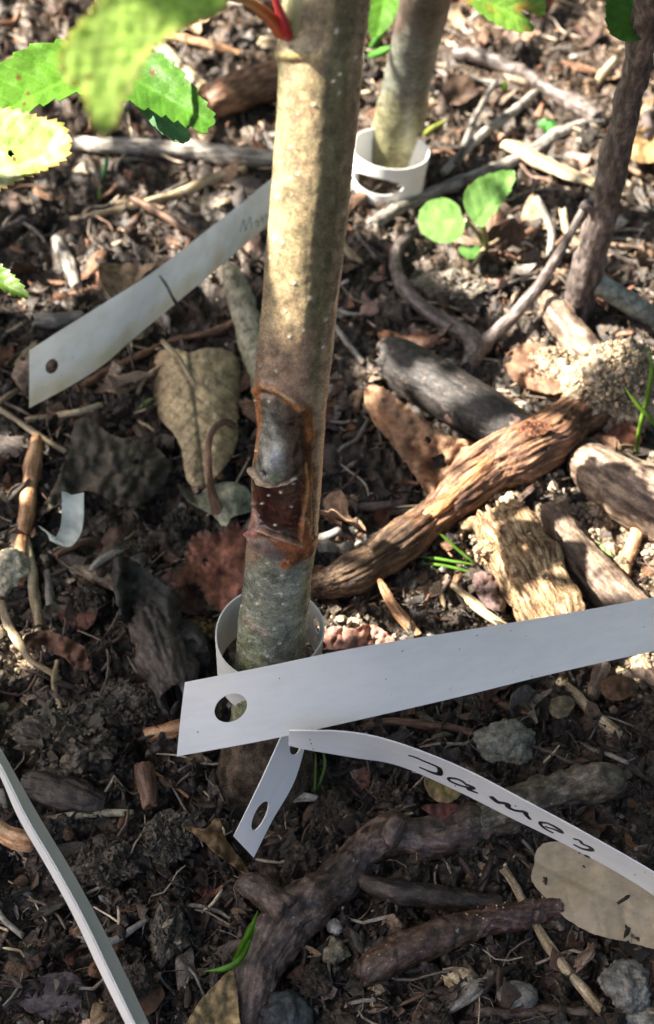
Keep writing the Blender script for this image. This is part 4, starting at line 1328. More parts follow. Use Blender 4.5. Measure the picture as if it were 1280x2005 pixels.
TW = [
    ('curved_twig', 'curved purple twig bending down from behind the seedling to the fork', 'twig', [(812, 450, 9), (786, 475, 11), (773, 510, 12), (785, 556, 14), (825, 600, 15), (876, 636, 17), (920, 662, 20), (930, 690, 22), (915, 722, 14)], 'bark_purple', dict(nc=30, step=.08, rough=.02, seed=71)),
    ('forked_twig', 'straight grey twig leaning from the thin sapling down to the curved purple twig', 'twig', [(1145, 405, 8, 2.6), (1105, 478, 9, 1.9), (1060, 552, 11, 1.2), (1005, 618, 13, .6), (955, 668, 15, .2), (925, 712, 12)], 'bark_purple', dict(nc=26, step=.08, rough=.015, seed=73)),
    ('long_twig', 'long grey knotted twig slanting up behind the seedling', 'twig', [(728, 438, 12), (775, 412, 13), (830, 385, 13), (890, 362, 13), (955, 335, 12), (1010, 312, 12), (1060, 285, 13), (1090, 262, 12), (1130, 248, 10), (1180, 236, 8)], 'grey_twig', dict(nc=24, step=.08, rough=.035, seed=75, rfreq=1.2)),
    ('lichen_stick', 'pale lichen coloured stick standing just left of the thick trunk', 'stick', [(448, 528, 14, .5), (456, 545, 22, .5), (472, 592, 27, .4), (488, 650, 27, .3), (505, 720, 24, .1), (520, 790, 20)], 'lichen_stick', dict(nc=40, step=.07, rough=.03, seed=77)),
    ('grey_branch', 'long pale grey branch lying beneath the green leaves', 'branch', [(120, 278, 14), (200, 284, 16), (300, 290, 17), (400, 298, 19), (480, 308, 19), (560, 312, 16)], 'grey_twig', dict(nc=28, step=.1, rough=.03, seed=79)),
    ('brown_log', 'thick dark brown fibrous log end left of the trunk', 'log', [(405, 205, 22), (430, 195, 32), (480, 175, 34), (545, 155, 34), (600, 140, 30)], 'brown_twig', dict(nc=44, step=.1, rough=.05, fibre=.04, seed=81)),
    ('pale_stick', 'pale cream stick slanting behind the dark green leaf', 'stick', [(300, 80, 12), (330, 110, 15), (360, 140, 15), (400, 175, 14)], 'straw', dict(nc=20, step=.1, rough=.03, seed=83)),
    ('orange_twig', 'thin orange twig in sunny litter behind the leaves', 'twig', [(300, 62, 6), (360, 75, 8), (420, 92, 8), (470, 105, 6)], 'straw_orange', dict(nc=14, step=.1, rough=.03, seed=85)),
    ('straw_stalk', 'long pale straw with a broken branching tip, under the grey branch', 'straw', [(140, 432, 7), (200, 418, 8), (260, 403, 8), (320, 388, 8), (370, 372, 11), (410, 352, 11), (480, 333, 8)], 'straw', dict(nc=18, step=.08, rough=.02, seed=87)),
    ('brown_twig', 'short brown twig crossing the long pale straw', 'twig', [(258, 388, 7, .4), (300, 410, 8, .3), (350, 440, 8, .2), (392, 468, 6, .1)], 'brown_twig', dict(nc=16, step=.08, rough=.02, seed=89)),
    ('pinkish_stick', 'stubby pinkish grey stick above the rear label', 'stick', [(112, 468, 12), (128, 505, 15), (142, 540, 14), (150, 562, 10)], 'grey_twig', dict(nc=20, step=.08, rough=.03, seed=91)),
    ('grey_stub', 'short grey stub lying over the rear label end', 'stick', [(68, 628, 14), (110, 628, 16), (165, 620, 13)], 'grey_twig', dict(nc=20, step=.08, rough=.03, seed=93)),
    ('russet_stalk', 'thin russet stalk running beneath the rear label to the trunk', 'stalk', [(150, 762, 7), (210, 728, 9), (270, 698, 8), (340, 668, 7), (400, 655, 8), (440, 642, 8), (474, 618, 7, .6)], 'brown_twig', dict(nc=16, step=.07, rough=.02, seed=95)),
    ('hooked_stem', 'hooked dark brown stem arching over the curled tan leaf', 'stem', [(458, 834, 8, 2.0), (442, 826, 7, 2.2), (420, 838, 7, 2.2), (408, 872, 7, 2.0), (409, 925, 7, 1.6), (418, 975, 9, .8), (436, 1015, 11, .3), (465, 1020, 7, .2)], 'brown_twig', dict(nc=14, step=.05, rough=.01, seed=97)),
    ('dark_pin_twig', 'thin dark twig poking over the rear label', 'twig', [(312, 540, 2, 2.75), (326, 560, 3, 2.72), (341, 588, 3.5, 2.55), (362, 618, 5, 1.2)], 'dark_bark', dict(nc=12, step=.06, rough=.015, seed=99)),
    ('orange_straw', 'upright orange straw stem in the sunlit patch by the pebble', 'straw', [(74, 850, 7, .2), (68, 890, 15, .2), (58, 950, 14), (52, 1000, 15), (46, 1045, 12), (42, 1085, 14), (36, 1150, 13)], 'straw_orange', dict(nc=26, step=.05, rough=.02, fibre=.01, seed=101)),
    ('jointed_straw', 'pale jointed straw below the orange one', 'straw', [(52, 1058, 7), (58, 1100, 10), (64, 1130, 11), (68, 1175, 11), (78, 1228, 10)], 'straw', dict(nc=20, step=.05, rough=.015, seed=103, hollow=.4)),
    ('short_straw', 'short weathered straw beside the jointed one', 'straw', [(92, 1120, 8), (98, 1165, 9), (104, 1212, 9)], 'grey_twig', dict(nc=16, step=.05, rough=.02, seed=105)),
    ('split_straw', 'pale split straw curving over the reddish leaf scrap', 'straw', [(4, 1176, 5, .3), (12, 1215, 9, .3), (32, 1252, 9, .3), (58, 1290, 7, .3), (92, 1312, 5, .2), (120, 1330, 4)], 'straw', dict(nc=16, step=.05, rough=.02, seed=107, flat=.5)),
    ('root_twig', 'crooked thin rootlet standing below the leaf scrap', 'rootlet', [(112, 1295, 5, .2), (106, 1325, 6, .2), (108, 1355, 6), (118, 1388, 5)], 'straw', dict(nc=12, step=.05, rough=.02, seed=109)),
    ('hollow_stem', 'pinkish hollow broken stem poking in at the left edge', 'stem', [(-60, 1612, 22, .9), (-10, 1622, 21, .9), (25, 1640, 19, .9), (52, 1648, 21, .9), (62, 1649, 19, .9)], 'straw_orange', dict(nc=36, step=.04, rough=.025, seed=111, hollow=.6)),
    ('slim_straw', 'long brown and cream straw running out from under the knobbly twig', 'straw', [(985, 1700, 9, .3), (1005, 1730, 8, .25), (1024, 1765, 8, .1), (1060, 1830, 9), (1095, 1880, 10), (1135, 1928, 10), (1185, 1992, 11)], 'straw', dict(nc=20, step=.05, rough=.015, fibre=.008, seed=113)),
    ('bark_roll', 'dark wet roll of rotting bark left of the loop, its lower end open', 'bark', [(292, 1205, 30), (305, 1240, 42), (322, 1285, 46), (340, 1330, 44), (352, 1362, 36)], 'dark_bark', dict(nc=80, step=.04, rough=.05, fibre=.06, seed=115, jag=.9, hollow=.7)),
    ('bark_flake', 'dark brown wrinkled flake of wood right of the edge on label', 'wood chunk', [(45, 1535, 18), (85, 1540, 27), (130, 1552, 30), (175, 1565, 24), (205, 1575, 12)], 'dark_bark', dict(nc=48, step=.05, rough=.07, fibre=.05, seed=117, flat=.7)),
    ('short_brown_stick', 'stubby rotting brown stick standing in the dark soil', 'stick', [(280, 1498, 18, .2), (284, 1530, 20, .1), (290, 1560, 18), (292, 1580, 14)], 'brown_twig', dict(nc=36, step=.04, rough=.06, seed=119)),
    ('tan_plug', 'short tan cylinder of stem touching the blank label corner', 'stem', [(286, 1440, 16), (310, 1434, 17), (345, 1428, 16), (380, 1422, 15)], 'straw_orange', dict(nc=30, step=.04, rough=.03, seed=121, hollow=.4)),
    ('mossy_twig', 'thin mossy green brown twig in dark soil', 'twig', [(92, 1602, 5), (130, 1598, 8), (180, 1592, 9), (230, 1592, 7), (262, 1590, 4)], 'lichen_stick', dict(nc=16, step=.05, rough=.05, seed=123)),
    ('thin_straw', 'thin straw ending at a tiny curled ring, near the brown stub', 'straw', [(298, 1512, 4, .2), (325, 1530, 4, .1), (352, 1548, 4), (370, 1562, 4)], 'straw_orange', dict(nc=10, step=.05, rough=.01, seed=125)),
    ('pinkish_splinter', 'upright pinkish wood splinter above the blank label', 'splinter', [(742, 1135, 5, .5), (755, 1160, 10, .4), (775, 1195, 12, .2), (800, 1225, 12), (820, 1245, 8)], 'straw_orange', dict(nc=20, step=.05, rough=.05, seed=127, flat=.6)),
    ('white_straw', 'bright pale straw pointing at the yellow wood chunk', 'straw', [(885, 1145, 6, .3), (920, 1175, 10, .2), (955, 1205, 10, .1), (995, 1232, 9)], 'straw', dict(nc=18, step=.05, rough=.02, seed=129)),
    ('round_headed_rootlet', 'pale rootlet with a round head in the dark gap', 'rootlet', [(855, 1140, 8, .2), (862, 1160, 5, .1), (868, 1185, 5), (862, 1203, 5)], 'straw', dict(nc=14, step=.04, rough=.02, seed=131)),
    ('reddish_stub', 'short reddish stub of stem in pale dry earth', 'stem', [(1250, 1030, 14, .2), (1240, 1060, 14, .1), (1225, 1100, 14), (1218, 1125, 12)], 'straw_orange', dict(nc=26, step=.05, rough=.03, seed=133)),
    ('pink_stem', 'pinkish stem standing under the blank label by the dead leaf', 'stem', [(1182, 1300, 15, .2), (1172, 1330, 15, .1), (1160, 1365, 13)], 'tan_bark', dict(nc=26, step=.05, rough=.03, seed=135)),
    ('rough_straw', 'rough tan straw in shade below the blank label', 'straw', [(1095, 1332, 9), (1125, 1360, 11), (1160, 1395, 12), (1200, 1430, 12), (1215, 1440, 9)], 'straw', dict(nc=20, step=.05, rough=.03, seed=137)),
    ('shade_twig', 'dark horizontal twig between blank label and written arm', 'twig', [(700, 1428, 7), (760, 1412, 8), (830, 1418, 9), (880, 1424, 9), (925, 1436, 7)], 'brown_twig', dict(nc=20, step=.05, rough=.04, seed=139)),
    ('smooth_grey_splinter', 'smooth grey wood splinter right of the label tail', 'splinter', [(552, 1562, 4), (570, 1562, 9), (595, 1560, 9), (622, 1562, 6)], 'grey_twig', dict(nc=22, step=.04, rough=.01, fibre=.01, seed=141, flat=.7)),
    ('purple_background_twig', 'purplish twig arching across litter between the two back saplings', 'twig', [(890, 105, 13), (930, 108, 15), (980, 125, 14), (1030, 148, 14), (1060, 168, 12), (1120, 200, 16), (1170, 232, 16)], 'bark_purple', dict(nc=24, step=.1, rough=.04, seed=143)),
    ('thin_forking_twig', 'thin dark forking twig behind the long grey twig', 'twig', [(868, 338, 7, .3), (905, 300, 9, .3), (950, 258, 9, .3), (1000, 222, 9, .3), (1050, 180, 7, .2)], 'grey_twig', dict(nc=14, step=.1, rough=.02, seed=145)),
    ('upright_thin_twig', 'thin dark twig leaning beside the slim sapling', 'twig', [(895, 320, 6, .5), (915, 270, 7, .6), (935, 220, 6, .6), (970, 160, 5, .5)], 'grey_twig', dict(nc=12, step=.1, rough=.02, seed=147)),
    ('pale_wood_strip', 'pale whitish strip of bare wood under the long grey twig', 'wood strip', [(985, 282, 14), (1020, 295, 22), (1060, 318, 20), (1110, 340, 18), (1165, 360, 12)], 'straw', dict(nc=24, step=.08, rough=.04, seed=149, flat=.5)),
    ('thin_pale_twig', 'thin pale twig right of the trunk pointing to the charred log', 'twig', [(656, 640, 5, .3), (680, 672, 6, .2), (712, 712, 6)], 'grey_twig', dict(nc=12, step=.06, rough=.02, seed=151)),
    ('dusty_branch', 'dusty brown branch running up from the earth clump to the thin sapling', 'branch', [(1068, 590, 20), (1100, 625, 28), (1130, 665, 32), (1165, 705, 30)], 'tan_bark', dict(nc=36, step=.07, rough=.05, fibre=.02, seed=153)),
    ('rusty_stick', 'rusty orange twig leaning above the yellow chunk in pale earth', 'twig', [(900, 1030, 10), (940, 1020, 12), (985, 1010, 12), (1010, 1000, 9)], 'rot_wood', dict(nc=20, step=.06, rough=.05, seed=155)),
    ('tiny_green_stalk', 'white and green stalk lying beside the dark rotting leaf', 'stalk', [(-10, 795, 5, .3), (35, 825, 6, .3), (80, 855, 6, .3), (130, 886, 5, .2)], 'straw', dict(nc=12, step=.06, rough=.01, seed=157)),
    ('dark_low_root', 'dark wet fibrous strip of wood beneath the forked root', 'wood strip', [(700, 1720, 12), (760, 1742, 18), (830, 1752, 20), (900, 1765, 18), (980, 1768, 12)], 'dark_bark', dict(nc=30, step=.05, rough=.03, fibre=.03, seed=159)),
    ('bottom_twig', 'thin dark twig along the bottom edge', 'twig', [(930, 1980, 10), (1000, 1985, 11), (1080, 1978, 10), (1150, 1985, 8)], 'root_bark', dict(nc=18, step=.05, rough=.03, seed=161)),
    ('grey_pod', 'grey green pointed pod shell near the knobbly twig', 'pod', [(870, 1985, 3), (895, 1965, 12), (925, 1940, 16), (950, 1915, 8)], 'grey_twig', dict(nc=24, step=.04, rough=.015, fibre=.01, seed=163, flat=.6)),
    ('thin_rootlet', 'long thin dark rootlet curving over soil near the bottom', 'rootlet', [(720, 2000, 3), (760, 1975, 4), (800, 1960, 4), (840, 1940, 4), (870, 1915, 3)], 'brown_twig', dict(nc=10, step=.05, rough=.015, seed=165)),
    ('left_edge_straw', 'thin upright grey straw at the left edge behind the edge on label', 'straw', [(4, 1545, 7), (6, 1580, 8), (2, 1625, 8)], 'grey_twig', dict(nc=14, step=.05, rough=.02, seed=167)),
]
for nm, lb, ct, L, mt, kw in TW:
    stick(nm, lb, ct, L, mt, **kw)

# ----------------------------------------------------------------- stones and clods
def clod_geo(p, size, seed, sub, n):
    size = np.array(size, float)
    core = lump(p, size * .96, max(sub, 3), .45, 1.4, .16, seed)
    r = np.random.default_rng(int(seed * 7) + 5)
    d = r.normal(size=(n, 3)); d /= np.linalg.norm(d, axis=1)[:, None]
    amp = 1 + .35 * fbm(d, 1.2, 3, .55, off=seed)
    q = np.asarray(p) + d * amp[:, None] * size * (.88 + .14 * r.random((n, 1)))
    s = np.exp(r.normal(math.log(.042), .65, n)).clip(.012, .2) * size.mean() ** .6
    vs = []
    for k in range(8):
        V, F = ico(0)
        vs.append((V * (1 + .9 * noise3(V * 1.7 + k * 9))[:, None] * [1, .8, .6], F))
    g = scatter(vs, q, rotmat(*(r.uniform(0, 6.28, (3, n)))), s[:, None] * (1 + .6 * r.random((n, 3))), np.column_stack([np.ones((n, 3)) * np.exp(r.normal(0, .4, (n, 1))), np.zeros(n)]))
    return join_geo([core, g])
def stone(name, label, cat, x, y, a, b, c, mat, seed, amp=.25, fine=.04, sub=4, facet=.25, col=(1, 1, 1, 0)):
    p = G(x, y, c * (.1 if cat == 'clod' else .45))
    g = lump(p, (a, b, c), sub, amp, 1.1, fine, seed, facet=facet)
    footprints.append((p[0], p[1], max(a, b) * .8, p[2]))
    if cat == 'clod':
        g = clod_geo(p, (a, b, c), seed, 4, 650)
    cc = g[2] * np.array(col) if cat == 'clod' else col
    return solo(name, (g[0], g[1], cc, g[3]), M[mat], label, cat, smooth=cat != 'clod')
stone('rough_stone', 'rough grey stone between blank label and written arm', 'stone', 990, 1452, .68, .55, .42, 'stone', 3, .3, .08, col=(.9, .92, .82, 0))
stone('smooth_pebble', 'smooth rounded grey pebble near the bottom edge', 'pebble', 1013, 1950, .42, .3, .25, 'stone', 5, .1, .02, facet=.05, col=(.8, .8, .78, 0))
stone('pitted_stone', 'pitted grey stone in the bottom corner right of the pebble', 'stone', 1225, 1935, .5, .5, .4, 'stone', 9, .3, .1, col=(.55, .56, .55, 0))
stone('cream_pebble', 'cream pebble half behind the jointed straw', 'pebble', 14, 1122, .55, .7, .5, 'stone', 12, .2, .03, col=(2.6, 2.4, 1.9, 0))
stone('soil_clod', 'big crumbly dark clod of soil beside the edge on label', 'clod', 150, 1462, 1.15, .9, .8, 'crumb', 21, .35, .16, 5, col=(.045, .035, .022, 0))
stone('soil_clod', 'crumbly clod of soil with wood fibres above the brown stub', 'clod', 250, 1392, .85, .6, .5, 'crumb', 25, .35, .16, 4, col=(.04, .029, .02, 0))
stone('soil_clod', 'ragged brown clod in shade left of the forked root', 'clod', 205, 1690, .6, .5, .4, 'crumb', 29, .4, .2, 4, col=(.045, .034, .022, 0))
stone('soil_clod', 'grey brown clod below the label tail', 'clod', 330, 1640, .6, .5, .38, 'crumb', 33, .4, .2, 4, col=(.045, .036, .026, 0))
stone('soil_clod', 'upright lumpy grey clod near the grass by the forked root', 'clod', 330, 1830, .34, .6, .4, 'crumb', 37, .3, .14, 4, col=(.065, .054, .04, 0))
stone('soil_clod', 'mossy earth clod in front of the thin sapling fork', 'clod', 880, 570, 1.3, .8, .55, 'crumb', 41, .35, .16, 4, col=(.12, .10, .075, 0))
stone('white_bead', 'tiny pale bead of grit by the forked root', 'pebble', 655, 1660, .1, .1, .09, 'stone', 44, .1, .02, 2, col=(2, 2, 1.9, 0))
stone('grey_pebble', 'small pale grey pebble in dark soil under the knobbly twig', 'pebble', 655, 1815, .18, .18, .14, 'stone', 47, .2, .04, 3, col=(1.4, 1.4, 1.4, 0))
stone('brown_pebble', 'lumpy yellowish pebble under the knobbly twig', 'pebble', 655, 1865, .3, .26, .2, 'stone', 49, .3, .06, 3, col=(1.0, .9, .65, 0))
stone('pale_chip', 'small cream chip of wood beside the grey pod', 'wood chip', 895, 1915, .33, .22, .1, 'straw', 51, .3, .1, 3)
stone('ivory_flake', 'ivory flake standing below the knobbly twig', 'flake', 738, 1950, .2, .32, .1, 'straw', 53, .3, .08, 3)
stone('yellow_chip', 'flat yellow wood chip beside the loop, left of the trunk', 'wood chip', 388, 1232, .55, .42, .15, 'rot_wood', 55, .3, .05, 3, col=(.9, .9, .7, 0))
stone('purple_shard', 'flat purplish stone shard in the lower left shade', 'stone', 108, 1948, .72, .45, .16, 'stone', 57, .2, .03, 4, col=(.38, .33, .42, 0))
stone('dark_slate_lump', 'dark bluish smooth lump beneath the forked root', 'stone', 560, 1985, .55, .5, .4, 'stone', 59, .2, .03, 4, col=(.18, .22, .26, 0))
stone('grey_flake', 'flat grey flake at the bottom right corner', 'stone', 1260, 1996, .55, .3, .15, 'stone', 61, .2, .03, 3, col=(.9, .9, .85, 0))

# ----------------------------------------------------------------- dead leaves on the ground
def ground_leaf(name, label, poly, liftfn, colr, base, tip, nv=7, vein=.75, tooth=0, td=0, seed=0, spacing=5, thick=.025, holes=(), crumple=.12, cfreq=1 / 35., veindark=True, cat='dead leaf', edge=None, depthfn=None, mat='dead_leaf', top=True, group=None, spots=.35, tone=.45):  # spots: brown blotches, tone: colour drift
    o = serrate(poly, base, tip, tooth, td) if tooth else resample(poly, spacing * .8)
    if not tooth:
        o = o + 2.2 * np.column_stack([noise3(np.column_stack([o / 9, 0 * o[:, 0] + seed])), noise3(np.column_stack([o / 9, 0 * o[:, 0] + seed + 50]))])
    def fmap(uv):
        cr = crumple * fbm(np.column_stack([uv * cfreq, np.zeros(len(uv)) + seed]), 1, 3, .5)
        vf, s, t = vein_fac(uv, base, tip, nv)
        l = liftfn(uv[:, 0], uv[:, 1]) + cr - .025 * vf
        return G(uv[:, 0], uv[:, 1], l)
    def cf(uv, P):
        vf, s, t = vein_fac(uv, base, tip, nv)
        nn = fbm(np.column_stack([uv / 50, 0 * s + seed]), 1, 3, .6)
        c = np.array(colr)[None] * (1 + tone * nn)[:, None].clip(.4, 1.8) * (1 + (vein - 1) * vf)[:, None]
        n2 = fbm(np.column_stack([uv / 14, 0 * s + seed + 9]), 1, 3, .6)
        w = np.clip(n2 * 1.5 - .45, 0, spots)[:, None]
        c = c * (1 - w) + c * np.array([.4, .33, .28]) * w
        if edge is not None:
            w = np.exp(-dist_line(uv, o, True) / edge[1])[:, None]
            c = c * (1 - w) + np.array(edge[0]) * w
        return c
    geo = sheet(o, holes, spacing, fmap, thick, cf, lambda uv: np.column_stack([uv / 70, 0 * uv[:, 0]]))
    V = geo[0]
    footprints.append((V[:, 0].mean(), V[:, 1].mean(), .35 * (V[:, 0].max() - V[:, 0].min()), V[:, 2].mean()))
    return solo(name, geo, M[mat], label, cat, group)

# curled tan leaf with petiole
def curled_leaf():
    poly = [(300, 720), (310, 690), (340, 682), (372, 690), (400, 682), (440, 684), (466, 705), (470, 740), (468, 790), (466, 850), (455, 890), (430, 925), (405, 948), (375, 950), (362, 925), (355, 880), (340, 850), (315, 822), (303, 790), (298, 750)]
    base, tip = (375, 740), (400, 950)
    root = thing('curled_leaf', 'curled tan dead leaf with veins and its stalk, below the rear label', 'dead leaf', G(390, 900))
    o = resample(poly, 5)
    o = o + 1.5 * np.column_stack([noise3(np.column_stack([o / 8, 0 * o[:, 0]])), noise3(np.column_stack([o / 8, 0 * o[:, 0] + 50]))])
    def fmap(uv):
        x, y = uv[:, 0], uv[:, 1]
        t = (x - 388) / 88
        s = (y - 680) / 270
        l = 1.15 + .2 * s - (.55 + .7 * s) * np.abs(t) ** 2 * 1.2 - .35 * np.abs(t) ** 6 + .28 * np.exp(-((x - 430) / 22) ** 2) * s
        l = l - .07 * np.exp(-((x - (375 + 25 * s)) / 9) ** 2)
        l = l - .9 * np.clip(s - .82, 0, 1) * 3
        vf, _, _ = vein_fac(uv, base, tip, 6, .9)
        l = l + .07 * fbm(np.column_stack([uv / 26, 0 * x]), 1, 3, .6) - .035 * vf
        return G(x, y, l.clip(.15, 3))
    def cf(uv, P):
        vf, s, t = vein_fac(uv, base, tip, 6, .9, 2.0)
        nn = fbm(np.column_stack([uv / 40, 0 * s + 2]), 1, 3, .6)
        c = np.array([.47, .37, .22])[None] * (1 + .3 * nn)[:, None]
        w = np.clip((-t * 0 + (np.abs(uv[:, 0] - 388) - 50) / 50 + .5 * nn), 0, 1)[:, None]
        c = c * (1 - .5 * w) + np.array([.30, .17, .08]) * .5 * w
        n2 = fbm(np.column_stack([uv / 9, 0 * s + 9]), 1, 3, .6)
        w = np.clip(n2 * 1.5 - .5, 0, .35)[:, None]
        c = c * (1 - w) + c * .45 * w
        c = c * (1 - .62 * vf)[:, None]
        e = np.exp(-dist_line(uv, o, True) / 3)[:, None]
        return c * (1 - .4 * e)
    part('blade', sheet(o, (), 3, fmap, .025, cf, lambda uv: np.column_stack([uv / 70, 0 * uv[:, 0]])), M['dead_leaf'], root)
    P, R = gpts([(318, 668, 5, 1.2), (342, 694, 7, 1.4), (356, 715, 6, 1.38), (375, 745, 4, 1.22), (380, 760, 2.5, 1.15)])
    part('stalk', tube(P, R, 12, .05, .01, 2, foot=False), M['straw'], root)
curled_leaf()

def brown_leaf():
    poly = [(714, 762), (742, 756), (790, 790), (832, 828), (870, 850), (925, 868), (952, 905), (905, 945), (880, 1000), (852, 990), (830, 958), (800, 915), (765, 868), (735, 830), (718, 800)]
    ground_leaf('torn_leaf', 'torn orange brown dead leaf folded against the charred log', poly,
                lambda x, y: .95 + .35 * np.sin((x - 700) / 60.) - .5 * np.exp(-((y - (x * .95 + 115)) / 26) ** 2) * (x < 900) - .5 * np.clip((y - 900) / 80, 0, 1), (.29, .165, .095), (722, 770), (930, 950), 6, .6, seed=3, crumple=.35, thick=.02, spacing=6, holes=(px_circle(838, 862, 7), px_circle(862, 905, 16, 14, .3)))
brown_leaf()
ground_leaf('rotting_leaf', 'large dark olive rotting leaf left of the curled tan leaf', [(148, 828), (175, 820), (215, 850), (260, 862), (310, 880), (332, 915), (318, 952), (280, 985), (235, 992), (195, 968), (165, 962), (120, 985), (66, 1018), (95, 975), (118, 925), (135, 880)],
            lambda x, y: .9 - .004 * np.abs(x - 220) + .3 * np.sin((y - 820) / 40.), (.055, .045, .030), (90, 990), (320, 890), 4, 2.2, spots=0, tone=.3, seed=6, crumple=.25, holes=(px_circle(268, 905, 6, 12, .3),))
ground_leaf('pale_leaf', 'pale grey green leaf piece at the foot of the curled leaf', [(348, 948), (385, 968), (412, 950), (460, 945), (490, 965), (492, 1000), (455, 1012), (440, 1035), (418, 1010), (385, 992), (362, 975)],
            lambda x, y: .5 + .2 * np.sin(x / 22.), (.24, .25, .18), (350, 950), (490, 990), 6, .7, seed=9, crumple=.15)
ground_leaf('red_leaf', 'crumpled reddish brown dead leaf left of the trunk above the loop', [(372, 1060), (395, 1042), (425, 1045), (450, 1025), (478, 1040), (486, 1085), (480, 1130), (470, 1170), (440, 1200), (410, 1185), (392, 1150), (362, 1142), (345, 1160), (340, 1125), (362, 1100)],
            lambda x, y: .8 + .16 * np.sin(x / 24.) * np.cos(y / 30.), (.25, .095, .06), (430, 1190), (430, 1040), 5, .6, seed=12, crumple=.2, cfreq=1 / 40., spacing=4, tooth=17, td=9, edge=((.06, .03, .02), 4), holes=(px_circle(400, 1100, 8, 12, .35), px_circle(385, 1165, 6, 12, .3)))
ground_leaf('red_leaf', 'dark crinkled leaf between the reddish leaf and the yellow chip', [(300, 1140), (345, 1120), (372, 1150), (395, 1190), (380, 1205), (340, 1190), (310, 1170)],
            lambda x, y: .45 + .1 * np.sin(x / 17.), (.07, .032, .024), (300, 1140), (390, 1200), 5, .6, seed=14, crumple=.2, cfreq=1 / 34., spacing=5)
ground_leaf('tan_leaf', 'big smooth tan leaf under the written arm, lower right', [(1046, 1690), (1052, 1662), (1078, 1648), (1120, 1655), (1180, 1690), (1240, 1715), (1330, 1760), (1340, 1880), (1290, 1862), (1230, 1845), (1160, 1828), (1105, 1795), (1062, 1752), (1040, 1720)],
            lambda x, y: .25 + .22 * np.exp(-((x - 1180) / 120) ** 2 - ((y - 1750) / 60) ** 2), (.44, .36, .25), (1045, 1690), (1330, 1830), 5, .8, seed=17, crumple=.06, cfreq=1 / 60., spacing=6, thick=.02, mat='smooth_leaf', spots=0, tone=.14)
ground_leaf('tan_leaf', 'tan leaf piece with dark blotches at the foot of the forked root', [(340, 2060), (365, 2005), (395, 1955), (425, 1925), (452, 1900), (462, 1930), (468, 1990), (470, 2060)],
            lambda x, y: .6 + 0 * x, (.32, .23, .11), (450, 1905), (400, 2060), 4, .7, seed=19, crumple=.15)
ground_leaf('leaf_scrap', 'reddish brown leaf scrap over the crumbly soil, left edge', [(48, 1245), (90, 1235), (130, 1248), (165, 1268), (172, 1290), (178, 1310), (150, 1308), (120, 1285), (80, 1275), (55, 1268)],
            lambda x, y: .5 + .1 * np.sin(x / 20.), (.13, .06, .035), (50, 1250), (175, 1300), 4, .7, seed=21, crumple=.3, spacing=5)
ground_leaf('leaf_scrap', 'tan triangular leaf scrap beside the written arm', [(830, 1528), (850, 1515), (890, 1540), (902, 1555), (875, 1572), (845, 1562)],
            lambda x, y: .5 + 0 * x, (.26, .19, .08), (835, 1525), (890, 1565), 3, .7, seed=23, crumple=.15, spacing=5)
ground_leaf('leaf_scrap', 'dark maroon leaf scrap on the forked root', [(826, 1580), (860, 1574), (895, 1576), (890, 1590), (870, 1602), (845, 1595)],
            lambda x, y: 1.35 + 0 * x, (.11, .035, .03), (826, 1580), (880, 1595), 3, .7, seed=25, crumple=.2, spacing=5)
ground_leaf('leaf_scrap', 'folded brown leaf scrap left of the forked root stub', [(362, 1618), (400, 1622), (428, 1602), (440, 1640), (470, 1680), (488, 1712), (455, 1695), (420, 1668), (388, 1640)],
            lambda x, y: .5 + .25 * np.sin((x - 360) / 28.), (.20, .12, .055), (365, 1620), (485, 1710), 4, .7, seed=27, crumple=.3, spacing=5)
ground_leaf('leaf_scrap', 'pinkish crumbling leaf scrap right of the loop', [(622, 1268), (632, 1238), (660, 1226), (690, 1232), (720, 1222), (760, 1240), (770, 1262), (700, 1270)],
            lambda x, y: .5 + .15 * np.sin(x / 15.), (.42, .22, .17), (622, 1265), (760, 1245), 5, .7, seed=29, crumple=.25, cfreq=1 / 20., spacing=4)
ground_leaf('leaf_scrap', 'purplish crumpled leaf scrap beside the yellow wood chunk', [(925, 1128), (950, 1120), (980, 1135), (990, 1165), (985, 1195), (955, 1190), (935, 1165)],
            lambda x, y: .5 + .15 * np.sin(x / 15.), (.19, .12, .11), (925, 1128), (985, 1195), 5, .7, seed=31, crumple=.22, cfreq=1 / 24., spacing=4)
ground_leaf('leaf_scrap', 'brown leaf scrap in shade under the blank label end', [(1175, 1335), (1210, 1322), (1245, 1335), (1240, 1360), (1205, 1372), (1180, 1360)],
            lambda x, y: .4 + 0 * x, (.17, .09, .05), (1175, 1335), (1245, 1350), 4, .7, seed=33, crumple=.2, spacing=5)
ground_leaf('leaf_scrap', 'ragged tan leaf scrap by the rough stone', [(1078, 1372), (1110, 1362), (1125, 1380), (1105, 1405), (1080, 1400)],
            lambda x, y: .4 + 0 * x, (.25, .2, .12), (1078, 1372), (1115, 1400), 4, .7, seed=35, crumple=.2, spacing=5)
ground_leaf('leaf_scrap', 'crumpled brown dead leaves behind the orange branch', [(990, 700), (1030, 672), (1075, 680), (1110, 700), (1120, 745), (1095, 770), (1050, 765), (1005, 745)],
            lambda x, y: .55 + .2 * np.sin(x / 17.) * np.cos(y / 15.), (.22, .12, .075), (990, 700), (1115, 750), 5, .7, seed=37, crumple=.25, cfreq=1 / 28., spacing=5)
ground_leaf('leaf_scrap', 'pale beige leaf piece above the curled leaf, under the rear label', [(205, 610), (250, 600), (300, 640), (270, 665), (225, 650)],
            lambda x, y: .3 + 0 * x, (.16, .12, .08), (205, 610), (290, 650), 4, .7, seed=39, crumple=.2, spacing=6)
